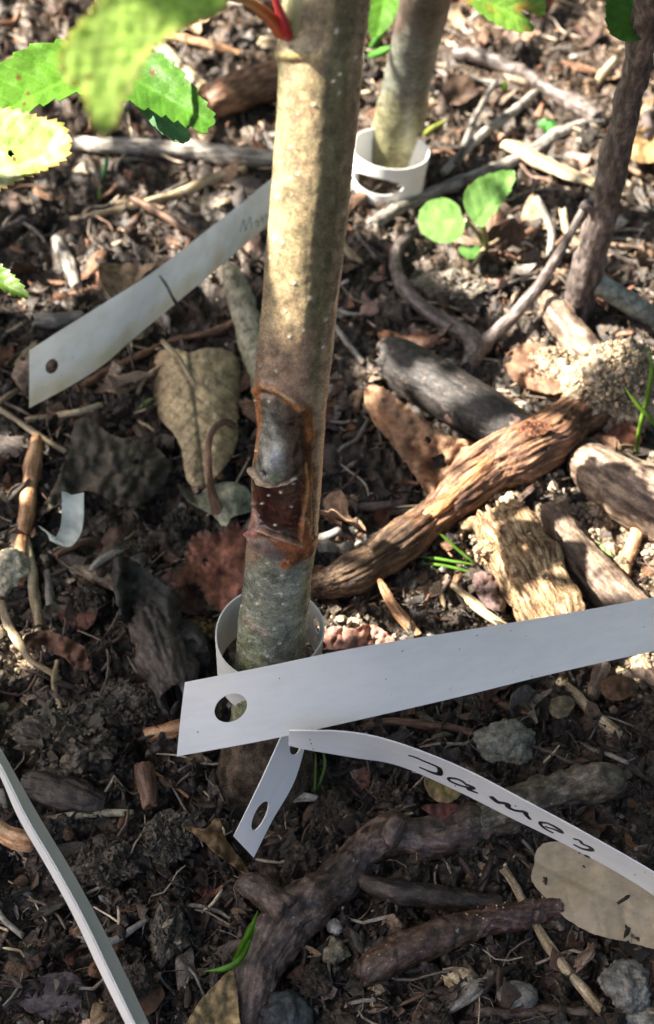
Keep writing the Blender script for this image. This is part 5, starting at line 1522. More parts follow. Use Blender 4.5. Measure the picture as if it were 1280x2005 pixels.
ground_leaf('leaf_scrap', 'golden grey dry leaf lying far back beside the pale wood strip', [(1225, 270), (1262, 250), (1300, 262), (1300, 310), (1250, 318), (1228, 300)],
            lambda x, y: .5 + 0 * x, (.36, .22, .10), (1225, 275), (1300, 290), 4, .7, seed=41, crumple=.25, spacing=6)

ground_leaf('bark_curl', 'dark curl of torn wet bark standing in the soil above the bark roll', [(222, 1115), (232, 1092), (262, 1100), (290, 1120), (330, 1150), (348, 1180), (352, 1215), (330, 1245), (305, 1225), (270, 1222), (238, 1205), (226, 1160)],
            lambda x, y: .7 + .5 * np.exp(-((x - 232) / 16) ** 2) + .35 * np.exp(-((x - 330) / 22) ** 2), (.055, .036, .028), (222, 1115), (350, 1240), 9, 1.3, seed=43, crumple=.14, cfreq=1 / 34., spacing=4, thick=.09, cat='bark', mat='dark_bark')
ground_leaf('bark_curl', 'broad dark bark flake with a ragged rim between bark roll and reddish leaf', [(352, 1215), (380, 1222), (400, 1250), (412, 1290), (395, 1320), (368, 1300), (352, 1262)],
            lambda x, y: .55 + .3 * np.sin((y - 1200) / 30.), (.05, .034, .028), (352, 1215), (400, 1310), 9, 1.3, seed=45, crumple=.14, cfreq=1 / 34., spacing=4, thick=.07, cat='bark', mat='dark_bark')

# ----------------------------------------------------------------- seedling and grass
def seedling():
    b = G(950, 492)
    root = thing('seedling', 'small seedling with rounded light green leaves growing behind the curved twig', 'seedling', b)
    d = depth(b)
    air_leaf('leaf', [(905, 425), (895, 400), (868, 388), (838, 395), (820, 418), (822, 448), (842, 468), (875, 476), (902, 462), (910, 440)], (912, 432), (818, 435), d - 2.2, (0, -.004), (.24, .42, .13), root, .08, 30, 2, 4, 1.15, spots=((848, 412, 3),))
    air_leaf('leaf', [(912, 412), (908, 385), (925, 358), (960, 340), (1006, 335), (1002, 365), (985, 395), (958, 428), (945, 445), (928, 436)], (935, 432), (1006, 336), d - 2.3, (0, -.004), (.22, .40, .12), root, .15, 26, 3, 5, 1.2)
    air_leaf('leaf', [(898, 490), (908, 480), (928, 478), (945, 490), (935, 505), (912, 505)], (945, 495), (898, 490), d - .7, (0, 0), (.16, .34, .09), root, .05, 26, 1, 4, 1.15)
    for L in ([(950, 500, 6, d), (950, 465, 6, d - 1.2), (943, 435, 5, d - 2.2)], [(948, 480, 5, d - .6), (930, 450, 4, d - 1.6), (910, 432, 4, d - 2.2)]):
        P, R = apts(L)
        part('stem', tube(P, R, 10, .06, .003, 2, foot=False, colfn=lambda s, t, P: np.zeros(s.shape + (3,)) + np.array([.30, .28, .10])), M['petiole'], root)
seedling()

def blade(L, wpx, colr, root, air=False):
    """a grass blade: thin folded ribbon following ground-lifted points"""
    P = np.array([G(a, b, l) for a, b, l in L])
    q = catmull(P, 26)
    T = np.gradient(q, axis=0); T /= np.linalg.norm(T, axis=1)[:, None]
    view = CAM - q; view /= np.linalg.norm(view, axis=1)[:, None]
    side = np.cross(T, view); side /= np.linalg.norm(side, axis=1)[:, None]
    s = np.linspace(0, 1, 26)
    w = (wpx * depth(q) / FPX * np.minimum(1, (1 - s) * 3 + .05) * np.minimum(1, .5 + s * 3))[:, None] / 2
    k = .35
    V = np.vstack([q + side * w, q + view * w * k * -1, q - side * w, q + view * (w * k * -1 - .012)])
    i = np.arange(25); n = 26
    F = np.vstack([np.stack([i, i + 1, n + i + 1, n + i], -1), np.stack([n + i, n + i + 1, 2 * n + i + 1, 2 * n + i], -1),
                   np.stack([3 * n + i, 3 * n + i + 1, i + 1, i], -1), np.stack([2 * n + i, 2 * n + i + 1, 3 * n + i + 1, 3 * n + i], -1)])
    c = np.array(colr)[None] * (.8 + .5 * np.tile(s, 4))[:, None]
    return V, [F], c, None

def tuft(label, blades, colr, wpx=7):
    b0 = G(blades[0][0][0], blades[0][0][1])
    root = thing('grass_tuft', label, 'grass', b0, 'grass shoots growing through the litter')
    for L in blades:
        part('blade', blade(L, wpx, colr, root), M['grass'], root)
tuft('bright grass blades rising beside the pale earth clump', [[(1245, 892, .3), (1252, 840, 1.6), (1268, 770, 2.8), (1275, 720, 3.5), (1270, 665, 4.3)], [(1310, 880, .8), (1280, 828, 2.0), (1250, 795, 2.6), (1222, 758, 3.1)]], (.20, .36, .04), 9)
tuft('green grass blades on the dark soil pressed against the forked root', [[(455, 1890, .5), (470, 1860, 1.2), (490, 1820, 1.8), (505, 1782, 2.3)], [(490, 1840, 1.6), (470, 1878, 1.1), (440, 1896, .8), (400, 1902, .5)], [(452, 1895, .5), (480, 1850, 1.3), (500, 1815, 1.9)]], (.10, .28, .02), 12)
tuft('two thin grass blades under the written label arm', [[(616, 1555, 0), (617, 1520, .4), (618, 1475, .9)], [(618, 1550, 0), (632, 1515, .4), (636, 1490, .7), (630, 1470, .8)]], (.15, .28, .05), 6)
tuft('thin grass blades crossing dark gap under the orange branch', [[(925, 1105, .2), (890, 1100, .3), (850, 1093, .3), (818, 1090, .2)], [(925, 1100, .2), (895, 1075, .5), (870, 1052, .8), (860, 1045, .9)], [(920, 1120, .1), (870, 1108, .2), (820, 1102, .15)]], (.15, .33, .04), 6)
tuft('short grass tip beside the curled tan leaf', [[(258, 818, 0), (275, 800, .3), (290, 785, .4), (300, 780, .4)]], (.28, .4, .14), 9)
tuft('thin bright sprout in litter under the pale leaf', [[(192, 415, 0), (193, 395, .3), (195, 365, .9)]], (.3, .42, .12), 9)
tuft('small green sprout standing far back in sunlit litter', [[(988, 188, 0), (988, 175, .4), (990, 155, 1)]], (.25, .42, .08), 10)
tuft('green weed leaves low behind the slim sapling', [[(720, 112, .2), (740, 105, .8), (770, 90, 1.4)], [(725, 95, .2), (755, 50, 1.5), (780, 0, 3.2)], [(720, 60, .2), (745, 50, .8), (765, 55, 1.0)]], (.10, .30, .05), 16)
tuft('tiny green sprout under the left stacked leaves', [[(200, 365, .1), (205, 330, .6), (212, 300, .9)]], (.08, .2, .06), 12)
tuft('small green weed leaf beneath the long grey twig', [[(1055, 252, .2), (1072, 245, .4), (1092, 262, .3)], [(1060, 240, .2), (1078, 252, .4), (1088, 266, .2)]], (.07, .25, .05), 26)
tuft('pale sprout in dry earth right of the grey stick', [[(1168, 1060, .1), (1178, 1072, .3), (1188, 1085, .2)], [(1185, 1070, .1), (1190, 1080, .3), (1200, 1090, .2)]], (.35, .5, .2), 8)
tuft('yellow green sprout lying by the slim sapling foot', [[(830, 265, .2), (850, 250, .3), (876, 235, .4)]], (.34, .38, .08), 14)


# ----------------------------------------------------------------- litter: countable pieces
LAND = [('the curled tan leaf', 385, 810), ('the rear label', 250, 620), ('the thick trunk', 560, 620), ('the loop', 520, 1270), ('the seedling', 910, 430), ('the charred log', 880, 780),
        ('the orange branch', 950, 960), ('the cracked log', 1210, 960), ('the yellow wood chunk', 1030, 1110), ('the blank label', 830, 1310), ('the written arm', 980, 1560),
        ('the forked root', 620, 1740), ('the knobbly twig', 900, 1830), ('the big tan leaf', 1180, 1760), ('the edge on label', 130, 1740), ('the label tail', 510, 1590),
        ('the bark roll', 290, 1250), ('the rotting leaf', 220, 910), ('the label scrap', 140, 1010), ('the slim sapling', 790, 180), ('the thin purple sapling', 1190, 400),
        ('the grey branch', 330, 295), ('the long grey twig', 950, 340), ('the hanging green leaves', 200, 150), ('the earth clump', 1190, 720), ('the tan plug', 330, 1430), ('the rough stone', 990, 1450),
        ('the smooth pebble', 1010, 1945), ('the soil clod', 140, 1470), ('the hooked stem', 420, 920), ('the pale wood strip', 1070, 325), ('the white straw', 940, 1190), ('the cream pebble', 15, 1120), ('the hollow stem', 30, 1640)]
used_labels = {}
def where(p):
    x, y = proj(p)
    d = sorted((math.hypot(x - a, y - b), n, a, b) for n, a, b in LAND)
    _, n, a, b = d[0]
    if abs(x - a) > abs(y - b): rel = 'right of' if x > a else 'left of'
    else: rel = 'in front of' if y > b else 'behind'
    return rel + ' ' + n, [q[1] for q in d[1:6]]

def free(p, r):
    for f in footprints:
        if (p[0] - f[0]) ** 2 + (p[1] - f[1]) ** 2 < (f[2] * 1.0 + r * .35) ** 2:
            return False
    return True

def local_variants(kind, k):
    out = []
    r = np.random.default_rng(hash(kind) % 1000 if False else sum(map(ord, kind)))
    for i in range(k):
        sd = float(r.uniform(0, 90))
        if kind == 'wood_chip':
            L = 1.0
            pts = [(-.5, r.normal() * .02, 0), (-.2, r.normal() * .04, r.normal() * .03), (.2, r.normal() * .04, r.normal() * .03), (.5, r.normal() * .02, 0)]
            w = r.uniform(.10, .22)
            g = tube(pts, [w * r.uniform(.35, .8), w, w * r.uniform(.7, 1.1), w * r.uniform(.2, .7)], 12, .09, .03, 4, fibre=.03, flat=r.uniform(.28, .5), square=.6, jag=1.6, seed=sd, foot=False)
        elif kind == 'twig_piece':
            a = r.normal(size=4) * .07
            pts = [(-.5, a[0], 0), (-.15, a[1], a[2] * .4), (.2, a[2], a[3] * .3), (.5, a[3], 0)]
            w = r.uniform(.03, .055)
            g = tube(pts, [w, w * 1.1, w * .95, w * .8], 9, .06, .008, 6, fibre=.006, jag=.8, seed=sd, foot=False, knots=((r.uniform(.2, .8), 1, .05, .03),))
        elif kind == 'bark_flake':
            n = 9
            a = np.linspace(0, 2 * np.pi, n, endpoint=False)
            o = np.column_stack([np.cos(a) * .5, np.sin(a) * r.uniform(.25, .42)]) * (1 + .28 * r.normal(size=(n, 1)))
            c1, c2 = r.uniform(.5, 1.6), r.normal() * .3
            g = sheet(resample(o, .09, False), (), .11, lambda uv: np.column_stack([uv, -c1 * uv[:, 1] ** 2 * 1.4 + c2 * uv[:, 0] ** 2 + .05 * fbm(np.column_stack([uv * [2, 7], 0 * uv[:, 0] + sd]), 1, 3)]), r.uniform(.05, .1))
            g = (g[0], g[1], g[2], g[3] * [1, 3, 1])
        elif kind == 'leaf_fragment':
            n = 10
            a = np.linspace(0, 2 * np.pi, n, endpoint=False)
            o = np.column_stack([np.cos(a) * .5, np.sin(a) * r.uniform(.28, .48)]) * (1 + .24 * r.normal(size=(n, 1)))
            c1, c2 = r.uniform(-.9, 1.6), r.normal() * .7
            def cf(uv, P, sd=sd):
                t = np.exp(-(uv[:, 1] / .02) ** 2); ph = (uv[:, 0] - np.abs(uv[:, 1]) * .8) * 6
                v = np.maximum(t, .8 * np.exp(-((ph - np.round(ph)) / .08) ** 2))
                return np.ones((len(uv), 3)) * (1 - .35 * v)[:, None]
            g = sheet(resample(o, .09, True), (), .085, lambda uv: np.column_stack([uv[:, 0], uv[:, 1] * (1 - .2 * abs(c1)), c1 * uv[:, 1] ** 2 * 1.5 + c2 * uv[:, 0] ** 2 + .16 * fbm(np.column_stack([uv * 3.2, 0 * uv[:, 0] + sd]), 1, 3)]), .018, cf)
            g = (g[0], g[1], g[2], np.column_stack([g[3][:, :2], 0 * g[3][:, 0]]) * 2)
        elif kind == 'soil_clod':
            g = clod_geo((0, 0, 0), (.5, .45, .36), sd, 3, 140)
        else:
            g = lump((0, 0, 0), (.5, .4, .3), 3, .22, 1.1, .03, sd, facet=.3)
        out.append(g)
    return out

M['clod_m'] = organic('loose_soil_clod', [(.008, .0055, .0036), (.024, .016, .010), (.062, .044, .029)], (6, 6, 6), 9, (.45, .9), .07, 24, .5, .4, 2, vary=.4)
CW = {
    'wood_chip': ('wood chip', [('dark brown', M['dark_bark'], 3), ('tan', M['tan_bark'], 3), ('grey', M['grey_twig'], 2.4), ('rusty brown', M['brown_twig'], 2.5), ('straw coloured', M['straw'], 1.4), ('orange brown', M['orange_bark'], 1.4)], 280, (.35, 1.7)),
    'twig_piece': ('twig', [('grey', M['grey_twig'], 3), ('brown', M['brown_twig'], 3.5), ('pale straw', M['straw'], 2.4), ('purplish', M['bark_purple'], 1.5)], 250, (.7, 3.2)),
    'bark_flake': ('bark flake', [('dark', M['dark_bark'], 4), ('brown', M['brown_twig'], 3), ('tan', M['tan_bark'], 2), ('blackish', M['root_bark'], 2)], 240, (.35, 1.5)),
    'leaf_fragment': ('leaf fragment', None, 260, (.4, 1.7)),
    'soil_clod': ('clod', [('dark', M['clod_m'], 1)], 190, (.3, 1.1)),
    'pebble': ('pebble', [('grey', M['stone'], 1)], 60, (.15, .5)),
}
def tinted(nm, c, rv=.25):
    return organic(nm, [tuple(np.array(c) * .55), c, tuple(np.array(c) * 1.35)], (5, 5, 5), 9, (.4, .8), .03, 26, .45, .3, 1.2, trans=.12, vary=rv, hue=.015)
LEAFM = [('dark brown', tinted('brown_leaf_litter', (.075, .042, .026)), 4), ('reddish brown', tinted('red_leaf_litter', (.17, .075, .045)), 2.5), ('tan', tinted('tan_leaf_litter', (.30, .20, .12)), 2.6),
         ('grey', tinted('grey_leaf_litter', (.15, .13, .11)), 2), ('pale pinkish', tinted('pink_leaf_litter', (.34, .23, .18)), 1.6)]
CW['leaf_fragment'] = ('leaf fragment', LEAFM, 260, (.4, 1.7))
lr = np.random.default_rng(77)
for kind, (cat, mats, count, (s0, s1)) in CW.items():
    var = local_variants(kind, 9)
    meshes = {}
    w = np.array([m[2] for m in mats]); w = w / w.sum()
    made = 0
    tries = 0
    while made < count and tries < 9000:
        tries += 1
        px, py = lr.uniform(-40, 1320), lr.uniform(-20, 2030)
        if kind in ('wood_chip', 'twig_piece') and lr.random() < (py - 1100) / 1500: continue
        p = G(px, py)
        s = math.exp(lr.uniform(math.log(s0), math.log(s1)))
        if py < 500: s *= 1.25
        if py > 1350 and kind != 'soil_clod': s *= .62
        if not free(p, s): continue
        wt = w.copy()
        if py > 1350 or (px < 700 and 850 < py):       # dark damp soil: fewer pale pieces
            for q, m in enumerate(mats):
                if any(k in m[0] for k in ('tan', 'pale', 'straw', 'orange')): wt[q] *= .4
        wt /= wt.sum()
        mi = lr.choice(len(mats), p=wt)
        vi = int(lr.integers(0, len(var)))
        key = (mi, vi)
        if key not in meshes:
            v = var[vi]
            me = make_mesh(kind, v[0], v[1], v[2] if v[2] is not None else (1, 1, 1, 0), v[3], smooth=kind not in ('soil_clod', 'wood_chip'))
            me.materials.append(mats[mi][1])
            meshes[key] = me
        o = bpy.data.objects.new(kind, meshes[key])
        col_root.objects.link(o)
        z = float(h_full(p[0], p[1])) - (.14 * s if kind == 'soil_clod' else 0)
        o.scale = (s, s * lr.uniform(.8, 1.2), s * lr.uniform(.8, 1.2))
        tilt = .45 if kind in ('wood_chip', 'twig_piece') else .6
        o.rotation_euler = (lr.normal() * tilt, lr.normal() * tilt * .55, lr.uniform(0, 6.28))
        th = {'wood_chip': .10, 'twig_piece': .06, 'bark_flake': .10, 'leaf_fragment': .12, 'soil_clod': .18, 'pebble': .15}[kind]
        o.location = (p[0] * CM, p[1] * CM, (z + th * s + .05) * CM)
        near0 = None
        size = 'tiny' if s < s0 * 1.5 else ('small' if s < (s0 + s1) / 2.6 else ('middling' if s < s1 * .75 else 'large'))
        wh, near = where(p)
        lab = f"{size} {mats[mi][0]} {cat} {wh}"
        for q in near:
            if lab not in used_labels: break
            if len(f"{lab} towards {q}".split()) > 16 and 'towards' not in lab: continue
            lab = f"{size} {mats[mi][0]} {cat} {wh}, towards {q}"
        k = used_labels.get(lab, 0); used_labels[lab] = k + 1
        tag(o, lab, cat, {'wood_chip': 'wood chips in the litter', 'twig_piece': 'broken twigs in the litter', 'bark_flake': 'bark flakes in the litter', 'leaf_fragment': 'dead leaf fragments in the litter', 'soil_clod': 'clods of soil in the bed', 'pebble': 'pebbles in the soil'}[kind])
        made += 1

# ----------------------------------------------------------------- litter: what nobody could count
def field(n, ymin=-60, ymax=2300, seed=1, xr=(-260, 1540), power=1.0):
    r = np.random.default_rng(seed); n = int(n * 1.12)
    px = r.uniform(*xr, n); py = ymin + (ymax - ymin) * r.random(n) ** power
    p = G(px, py)
    p[:, 2] = h_full(p[:, 0], p[:, 1])
    return r, p, px, py

def build_crumbs():
    gs = []
    vs = []
    for k in range(10):
        V, F = ico(0); V = V * (1 + .8 * noise3(V * 1.6 + k * 9))[:, None]; vs.append((V * [1, .7, .5], F))
    r, p, px, py = field(18000, seed=31)
    s = np.exp(r.normal(math.log(.038), .5, len(p))).clip(.012, .16)
    p[:, 2] += s * .35
    sc = s[:, None] * (1 + .5 * r.random((len(p), 3)))
    tone = np.exp(r.normal(0, .55, len(p)))
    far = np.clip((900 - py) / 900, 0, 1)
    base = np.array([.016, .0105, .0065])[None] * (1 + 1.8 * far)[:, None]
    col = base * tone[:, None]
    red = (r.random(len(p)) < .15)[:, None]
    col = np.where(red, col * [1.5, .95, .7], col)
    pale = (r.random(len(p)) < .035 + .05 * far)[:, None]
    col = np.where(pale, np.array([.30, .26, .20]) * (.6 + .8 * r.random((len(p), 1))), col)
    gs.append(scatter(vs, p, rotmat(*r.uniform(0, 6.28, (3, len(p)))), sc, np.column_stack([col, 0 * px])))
    vs = []
    for k in range(10):
        V, F = ico(1); V = V * (1 + .8 * fbm(V, 1.6, 2, .7, off=k * 9))[:, None]; vs.append((V * [1, .8, .6], F))
    r, p, px, py = field(3000, seed=33)
    s = np.exp(r.normal(math.log(.075), .4, len(p))).clip(.04, .2)
    p[:, 2] += s * .3
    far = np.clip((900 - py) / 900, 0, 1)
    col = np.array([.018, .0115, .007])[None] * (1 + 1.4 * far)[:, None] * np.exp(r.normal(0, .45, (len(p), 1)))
    gs.append(scatter(vs, p, rotmat(*r.uniform(0, 6.28, (3, len(p)))), s[:, None] * (1 + .5 * r.random((len(p), 3))), np.column_stack([col, 0 * px])))
    vs = [(q[0], q[1]) for q in [((lambda a, b, k: (a * (1 + .6 * noise3(a * 1.6 + k * 7))[:, None], b))(*ico(0), k)) for k in range(10)]]
    # pale dry grains in the sunlit corner by the logs
    for (qx, qy, rad, n, sd) in ((1215, 1050, 2.2, 1500, 1), (1255, 1300, 1.2, 500, 2), (1110, 720, 1.4, 400, 3), (25, 1290, 1.0, 350, 4), (960, 1040, 1.4, 500, 5), (690, 1245, .9, 300, 6)):
        r = np.random.default_rng(sd)
        c = G(qx, qy)
        q = np.zeros((n, 3)); q[:, :2] = c[:2] + r.normal(size=(n, 2)) * rad * .5
        q[:, 2] = h_full(q[:, 0], q[:, 1])
        s = np.exp(r.normal(math.log(.05), .5, n)).clip(.02, .2); q[:, 2] += s * .4
        col = np.array([.26, .20, .135]) * np.exp(r.normal(0, .45, (n, 1)))
        gs.append(scatter(vs, q, rotmat(*r.uniform(0, 6.28, (3, n))), s[:, None] * (1 + .5 * r.random((n, 3))), np.column_stack([col, np.zeros(n)])))
    V, F, C, Gn = join_geo(gs)
    o = link('soil_crumbs', make_mesh('soil_crumbs', V, F, C, Gn, smooth=False), M['crumb'])
    tag(o, 'loose crumbs and grains of dark soil covering the bed', 'soil', kind='stuff')
build_crumbs()

def build_splinters():
    vs = []
    r0 = np.random.default_rng(5)
    for k in range(12):
        w = r0.uniform(.08, .25)
        g = tube([(-.5, 0, 0), (0, r0.normal() * .08, r0.normal() * .06), (.5, 0, 0)], [w * .5, w, w * .3], 5, .34, .03, 4, flat=.4, jag=1.2, seed=k * 5., foot=False)
        vs.append((g[0], g[1]))
    for k in range(5):
        a = np.linspace(0, 2 * np.pi, 7, endpoint=False)
        o = np.column_stack([np.cos(a) * .5, np.sin(a) * .35]) * (1 + .3 * r0.normal(size=(7, 1)))
        g = sheet(o, (), .3, lambda uv: np.column_stack([uv, .6 * uv[:, 0] ** 2 - .5 * uv[:, 1] ** 2 + .3 * uv[:, 0] * uv[:, 1]]), .05)
        vs.append((g[0], g[1]))
    r, p, px, py = field(6000, seed=41)
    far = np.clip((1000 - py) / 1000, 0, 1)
    s = np.exp(r.normal(math.log(.26), .45, len(p))).clip(.08, .8) * (1 + .5 * far)
    p[:, 2] += .06 + .05 * s
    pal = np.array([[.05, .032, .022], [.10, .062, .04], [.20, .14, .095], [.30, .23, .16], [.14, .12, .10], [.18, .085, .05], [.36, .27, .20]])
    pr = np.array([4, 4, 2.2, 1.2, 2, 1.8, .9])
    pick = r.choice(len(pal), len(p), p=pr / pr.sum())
    col = np.where(py > 1150, .42, .72)[:, None] * pal[pick] * np.exp(r.normal(0, .3, (len(p), 1))) * (.75 + 1.5 * far)[:, None]  # far pieces brightened, near ones darkened: sun and shade partly put into the colour
    rot = rotmat(r.normal(0, .5, len(p)), r.normal(0, .4, len(p)), r.uniform(0, 6.28, len(p)))
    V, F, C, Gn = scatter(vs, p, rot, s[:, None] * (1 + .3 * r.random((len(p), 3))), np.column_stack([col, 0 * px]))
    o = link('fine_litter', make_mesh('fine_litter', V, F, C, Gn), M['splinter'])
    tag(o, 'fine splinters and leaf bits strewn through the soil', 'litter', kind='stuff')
build_splinters()

def build_fibres():
    r, p, px, py = field(3000, seed=51)
    n = len(p); m = 7
    L = np.exp(r.normal(math.log(.55), .5, n)).clip(.15, 2.2)
    a = r.uniform(0, 6.28, n); curl = r.normal(0, 1.6, n)
    t = np.linspace(0, 1, m)
    ang = a[:, None] + curl[:, None] * t[None] + .5 * r.normal(size=(n, m)).cumsum(1) * .5
    st = (L / m)[:, None]
    X = p[:, 0:1] + np.cumsum(np.cos(ang) * st, 1); Y = p[:, 1:2] + np.cumsum(np.sin(ang) * st, 1)
    arch = (L * .16 * r.random(n))[:, None] * np.sin(np.pi * t)[None] + .03
    Z = h_full(X, Y) * .6 + p[:, 2:3] * .4 + arch + .04
    C = np.stack([X, Y, Z], -1)
    T = np.gradient(C, axis=1); T /= np.linalg.norm(T, axis=2)[..., None] + 1e-9
    U = np.cross(T, [0, 0, 1.]); U /= np.linalg.norm(U, axis=2)[..., None] + 1e-9
    W = np.cross(T, U)
    rad = (np.exp(r.normal(math.log(.009), .4, n)).clip(.004, .028))[:, None, None] * (1 - .6 * t)[None, :, None]
    V = np.stack([C + rad * U, C + rad * W, C - rad * U, C - rad * W], 2).reshape(-1, 3)
    F = []
    b = np.arange(n)[:, None] * m * 4 + np.arange(m - 1)[None] * 4
    for k in range(4):
        k2 = (k + 1) % 4
        F.append(np.stack([b + k, b + k2, b + 4 + k2, b + 4 + k], -1).reshape(-1, 4))
    pal = np.array([[.07, .045, .03], [.20, .15, .10], [.38, .31, .22], [.12, .10, .085]])
    col = np.repeat(pal[r.choice(4, n, p=[.45, .25, .12, .18])], m * 4, 0)
    o = link('root_fibres', make_mesh('root_fibres', V, F, np.column_stack([col, np.zeros(len(col))])), M['fibre'])
    tag(o, 'fine rootlets and fibres tangled over the soil', 'roots', kind='stuff')
build_fibres()

def build_wisps():
    r, p, px, py = field(480, seed=61, power=1.5)
    gs = []
    pal = np.array([[.30, .24, .17], [.16, .12, .09], [.40, .33, .25], [.10, .06, .045], [.22, .19, .16]])
    for k in range(len(p)):
        L = r.uniform(.8, 3.0) * (.7 if py[k] > 1300 else 1.1)
        a = r.uniform(0, 6.28); w = r.uniform(.014, .04) * (1 if py[k] > 900 else 1.4)
        q = []
        for t in (-.5, -.2, .1, .4):
            a += r.normal() * .25
            q.append([p[k, 0] + math.cos(a) * L * t, p[k, 1] + math.sin(a) * L * t, 0])
        q = np.array(q)
        q[:, 2] = h_full(q[:, 0], q[:, 1]).max() * .5 + h_full(q[:, 0], q[:, 1]) * .5 + .05 + r.random(4) * .12
        if not free(p[k], .2): continue
        gs.append(tube(q, [w, w * 1.1, w, w * .7], 6, .22, .004, 5, seed=k * .7, foot=False, caps=True, colfn=lambda s, t, P, c=pal[r.integers(0, 5)] * math.exp(r.normal() * .3): np.zeros(s.shape + (3,)) + c))
    V, F, C, Gn = join_geo(gs)
    o = link('fine_stalks', make_mesh('fine_stalks', V, F, C, Gn), M['fibre'])
    tag(o, 'thin dry stalks and stems tangled through the litter', 'litter', kind='stuff')
build_wisps()

# ----------------------------------------------------------------- the shrub whose leaves dapple the bed
HX = -SUN[0] / SUN[2]; HY = -SUN[1] / SUN[2]        # ground shift of a shadow per cm of height
def build_shrub():
    res = .25
    x0, y0, nx, ny = -34., 4., 330, 360
    gx = x0 + res * np.arange(nx); gy = y0 + res * np.arange(ny)
    XX, YY = np.meshgrid(gx, gy, indexing='ij')
    P = np.stack([XX, YY, 0 * XX], -1).reshape(-1, 3)
    px, py = proj(P)
    d = depth(P)
    px = np.where(d > 1, px, -9999); py = np.where(d > 1, py, 9999)
    Q = np.column_stack([px, py])
    nz = noise3(xyz(P[:, 0] / 1.5, P[:, 1] / 1.8, 5)) + .5 * noise3(xyz(P[:, 0] / .7, P[:, 1] / .7, 15))
    lit = np.zeros(len(P), bool)
    def add(poly, th):
        nonlocal lit
        lit |= inside(poly, Q) & (nz > th)
    add([(-2000, -900), (3000, -900), (3000, -60), (-2000, -60)], .05)
    add([(-100, -100), (560, -100), (560, 150), (420, 215), (330, 120), (200, 230), (-100, 120)], -.8)
    add([(-100, 220), (540, 200), (540, 560), (-100, 620)], .1)
    add([(680, -100), (1500, -100), (1500, 640), (900, 600), (680, 420)], -.2)
    add([(880, 100), (1140, 110), (1300, 210), (1300, 360), (950, 330), (860, 200)], -.4)
    add([(690, 230), (860, 230), (860, 400), (680, 390)], -9)
    add([(960, 600), (1120, 590), (1400, 640), (1400, 1190), (1100, 1235), (700, 1300), (600, 1300), (590, 1225), (680, 1160), (820, 1080), (905, 990), (1000, 870), (1010, 700)], -9)
    add([(715, 700), (800, 690), (830, 760), (800, 830), (720, 790)], -.05)
    add([(860, 770), (960, 800), (960, 930), (880, 900)], -.1)
    add([(-100, 860), (115, 868), (140, 930), (100, 1000), (90, 1095), (-100, 1100)], -.25)
    add([(-100, 1200), (60, 1240), (90, 1310), (-100, 1330)], -.2)
    add([(1150, 1280), (1500, 1200), (1500, 1380), (1230, 1340)], -.2)
    for (x, y, r) in ((275, 1182, 22), (455, 958, 22), (338, 812, 12), (250, 780, 14), (0, 1650, 34), (300, 1095, 8)):
        lit |= (Q[:, 0] - x) ** 2 + (Q[:, 1] - y) ** 2 < r * r
    grid = lit.reshape(nx, ny)
    must = np.zeros((nx, ny), bool); dark = np.zeros((nx, ny), bool)
    def mark(arr, pts, r=0):
        g = pts[:, :2] + pts[:, 2:3] * np.array([HX, HY])
        i = np.round((g[:, 0] - x0) / res).astype(int); j = np.round((g[:, 1] - y0) / res).astype(int)
        for di in range(-r, r + 1):
            for dj in range(-r, r + 1):
                ok = (i + di >= 0) & (i + di < nx) & (j + dj >= 0) & (j + dj < ny)
                arr[(i + di)[ok], (j + dj)[ok]] = True
    # things above the soil: where their sunlit or shaded faces cast back along the sun ray
    def cells(poly, dep, step=8):
        poly = np.array(poly, float)
        a, b = poly.min(0), poly.max(0)
        g = np.stack(np.meshgrid(np.arange(a[0], b[0], step), np.arange(a[1], b[1], step)), -1).reshape(-1, 2)
        g = g[inside(poly, g)]
        return PD(g[:, 0], g[:, 1], dep(g[:, 0], g[:, 1]) if callable(dep) else np.full(len(g), dep))
    mark(dark, cells([(350, 1335), (1400, 1150), (1400, 1260), (346, 1481)], lambda x, y: 24.1 + (x - 350) / 950. * 3.0), 2)
    mark(dark, cells([(420, 1150), (640, 1150), (640, 1440), (420, 1440)], 26.5), 0)
    mark(dark, cells([(57, 690), (300, 535), (530, 355), (530, 435), (330, 600), (57, 800)], lambda x, y: 34.6 + x / 50.), 0)
    sp = []
    for yy in np.arange(-250, 760, 6):
        c, r = stem_axis(yy)
        for k in np.linspace(-1, 1, 7):
            sp.append(c + np.array([0, k * r * 1.0, 0]))
    mark(must, np.array(sp), 1)
    sp = []
    for yy in np.arange(830, 1600, 6):
        c, r = stem_axis(yy)
        for k in np.linspace(-1, 1, 7): sp.append(c + np.array([0, k * r, 0]))
    mark(dark, np.array(sp), 0)
    for pl, dp in (([(118, -20), (440, -40), (430, 30), (200, 262), (120, 150)], lambda x, y: 14 + (x - 430) * .003 - y * .006), ([(-20, 215), (137, 260), (130, 330), (-20, 370)], 22.8), ([(690, 255), (845, 255), (840, 400), (690, 400)], 42.8), ([(690, 255), (845, 255), (840, 400), (690, 400)], 44.2),
                   ([(960, 650), (1210, 650), (1210, 900), (800, 1080), (700, 1130), (880, 960)], 33.), ([(960, 1000), (1110, 1050), (1110, 1200), (980, 1200)], 29.), ([(1110, 640), (1300, 630), (1300, 820), (1120, 810)], 36.)):
        mark(must, cells(pl, dp), 0)
    grid = (grid | must) & ~dark
    need = ~grid
    r = np.random.default_rng(101)
    cov = np.zeros((nx, ny), bool)
    leaves = []
    order = [(2.6, 2500), (1.7, 6000), (1.1, 14000), (.75, 24000), (.5, 30000)]
    ii, jj = np.where(need & (np.abs(XX - 2) < 40))
    dil = grid.copy()
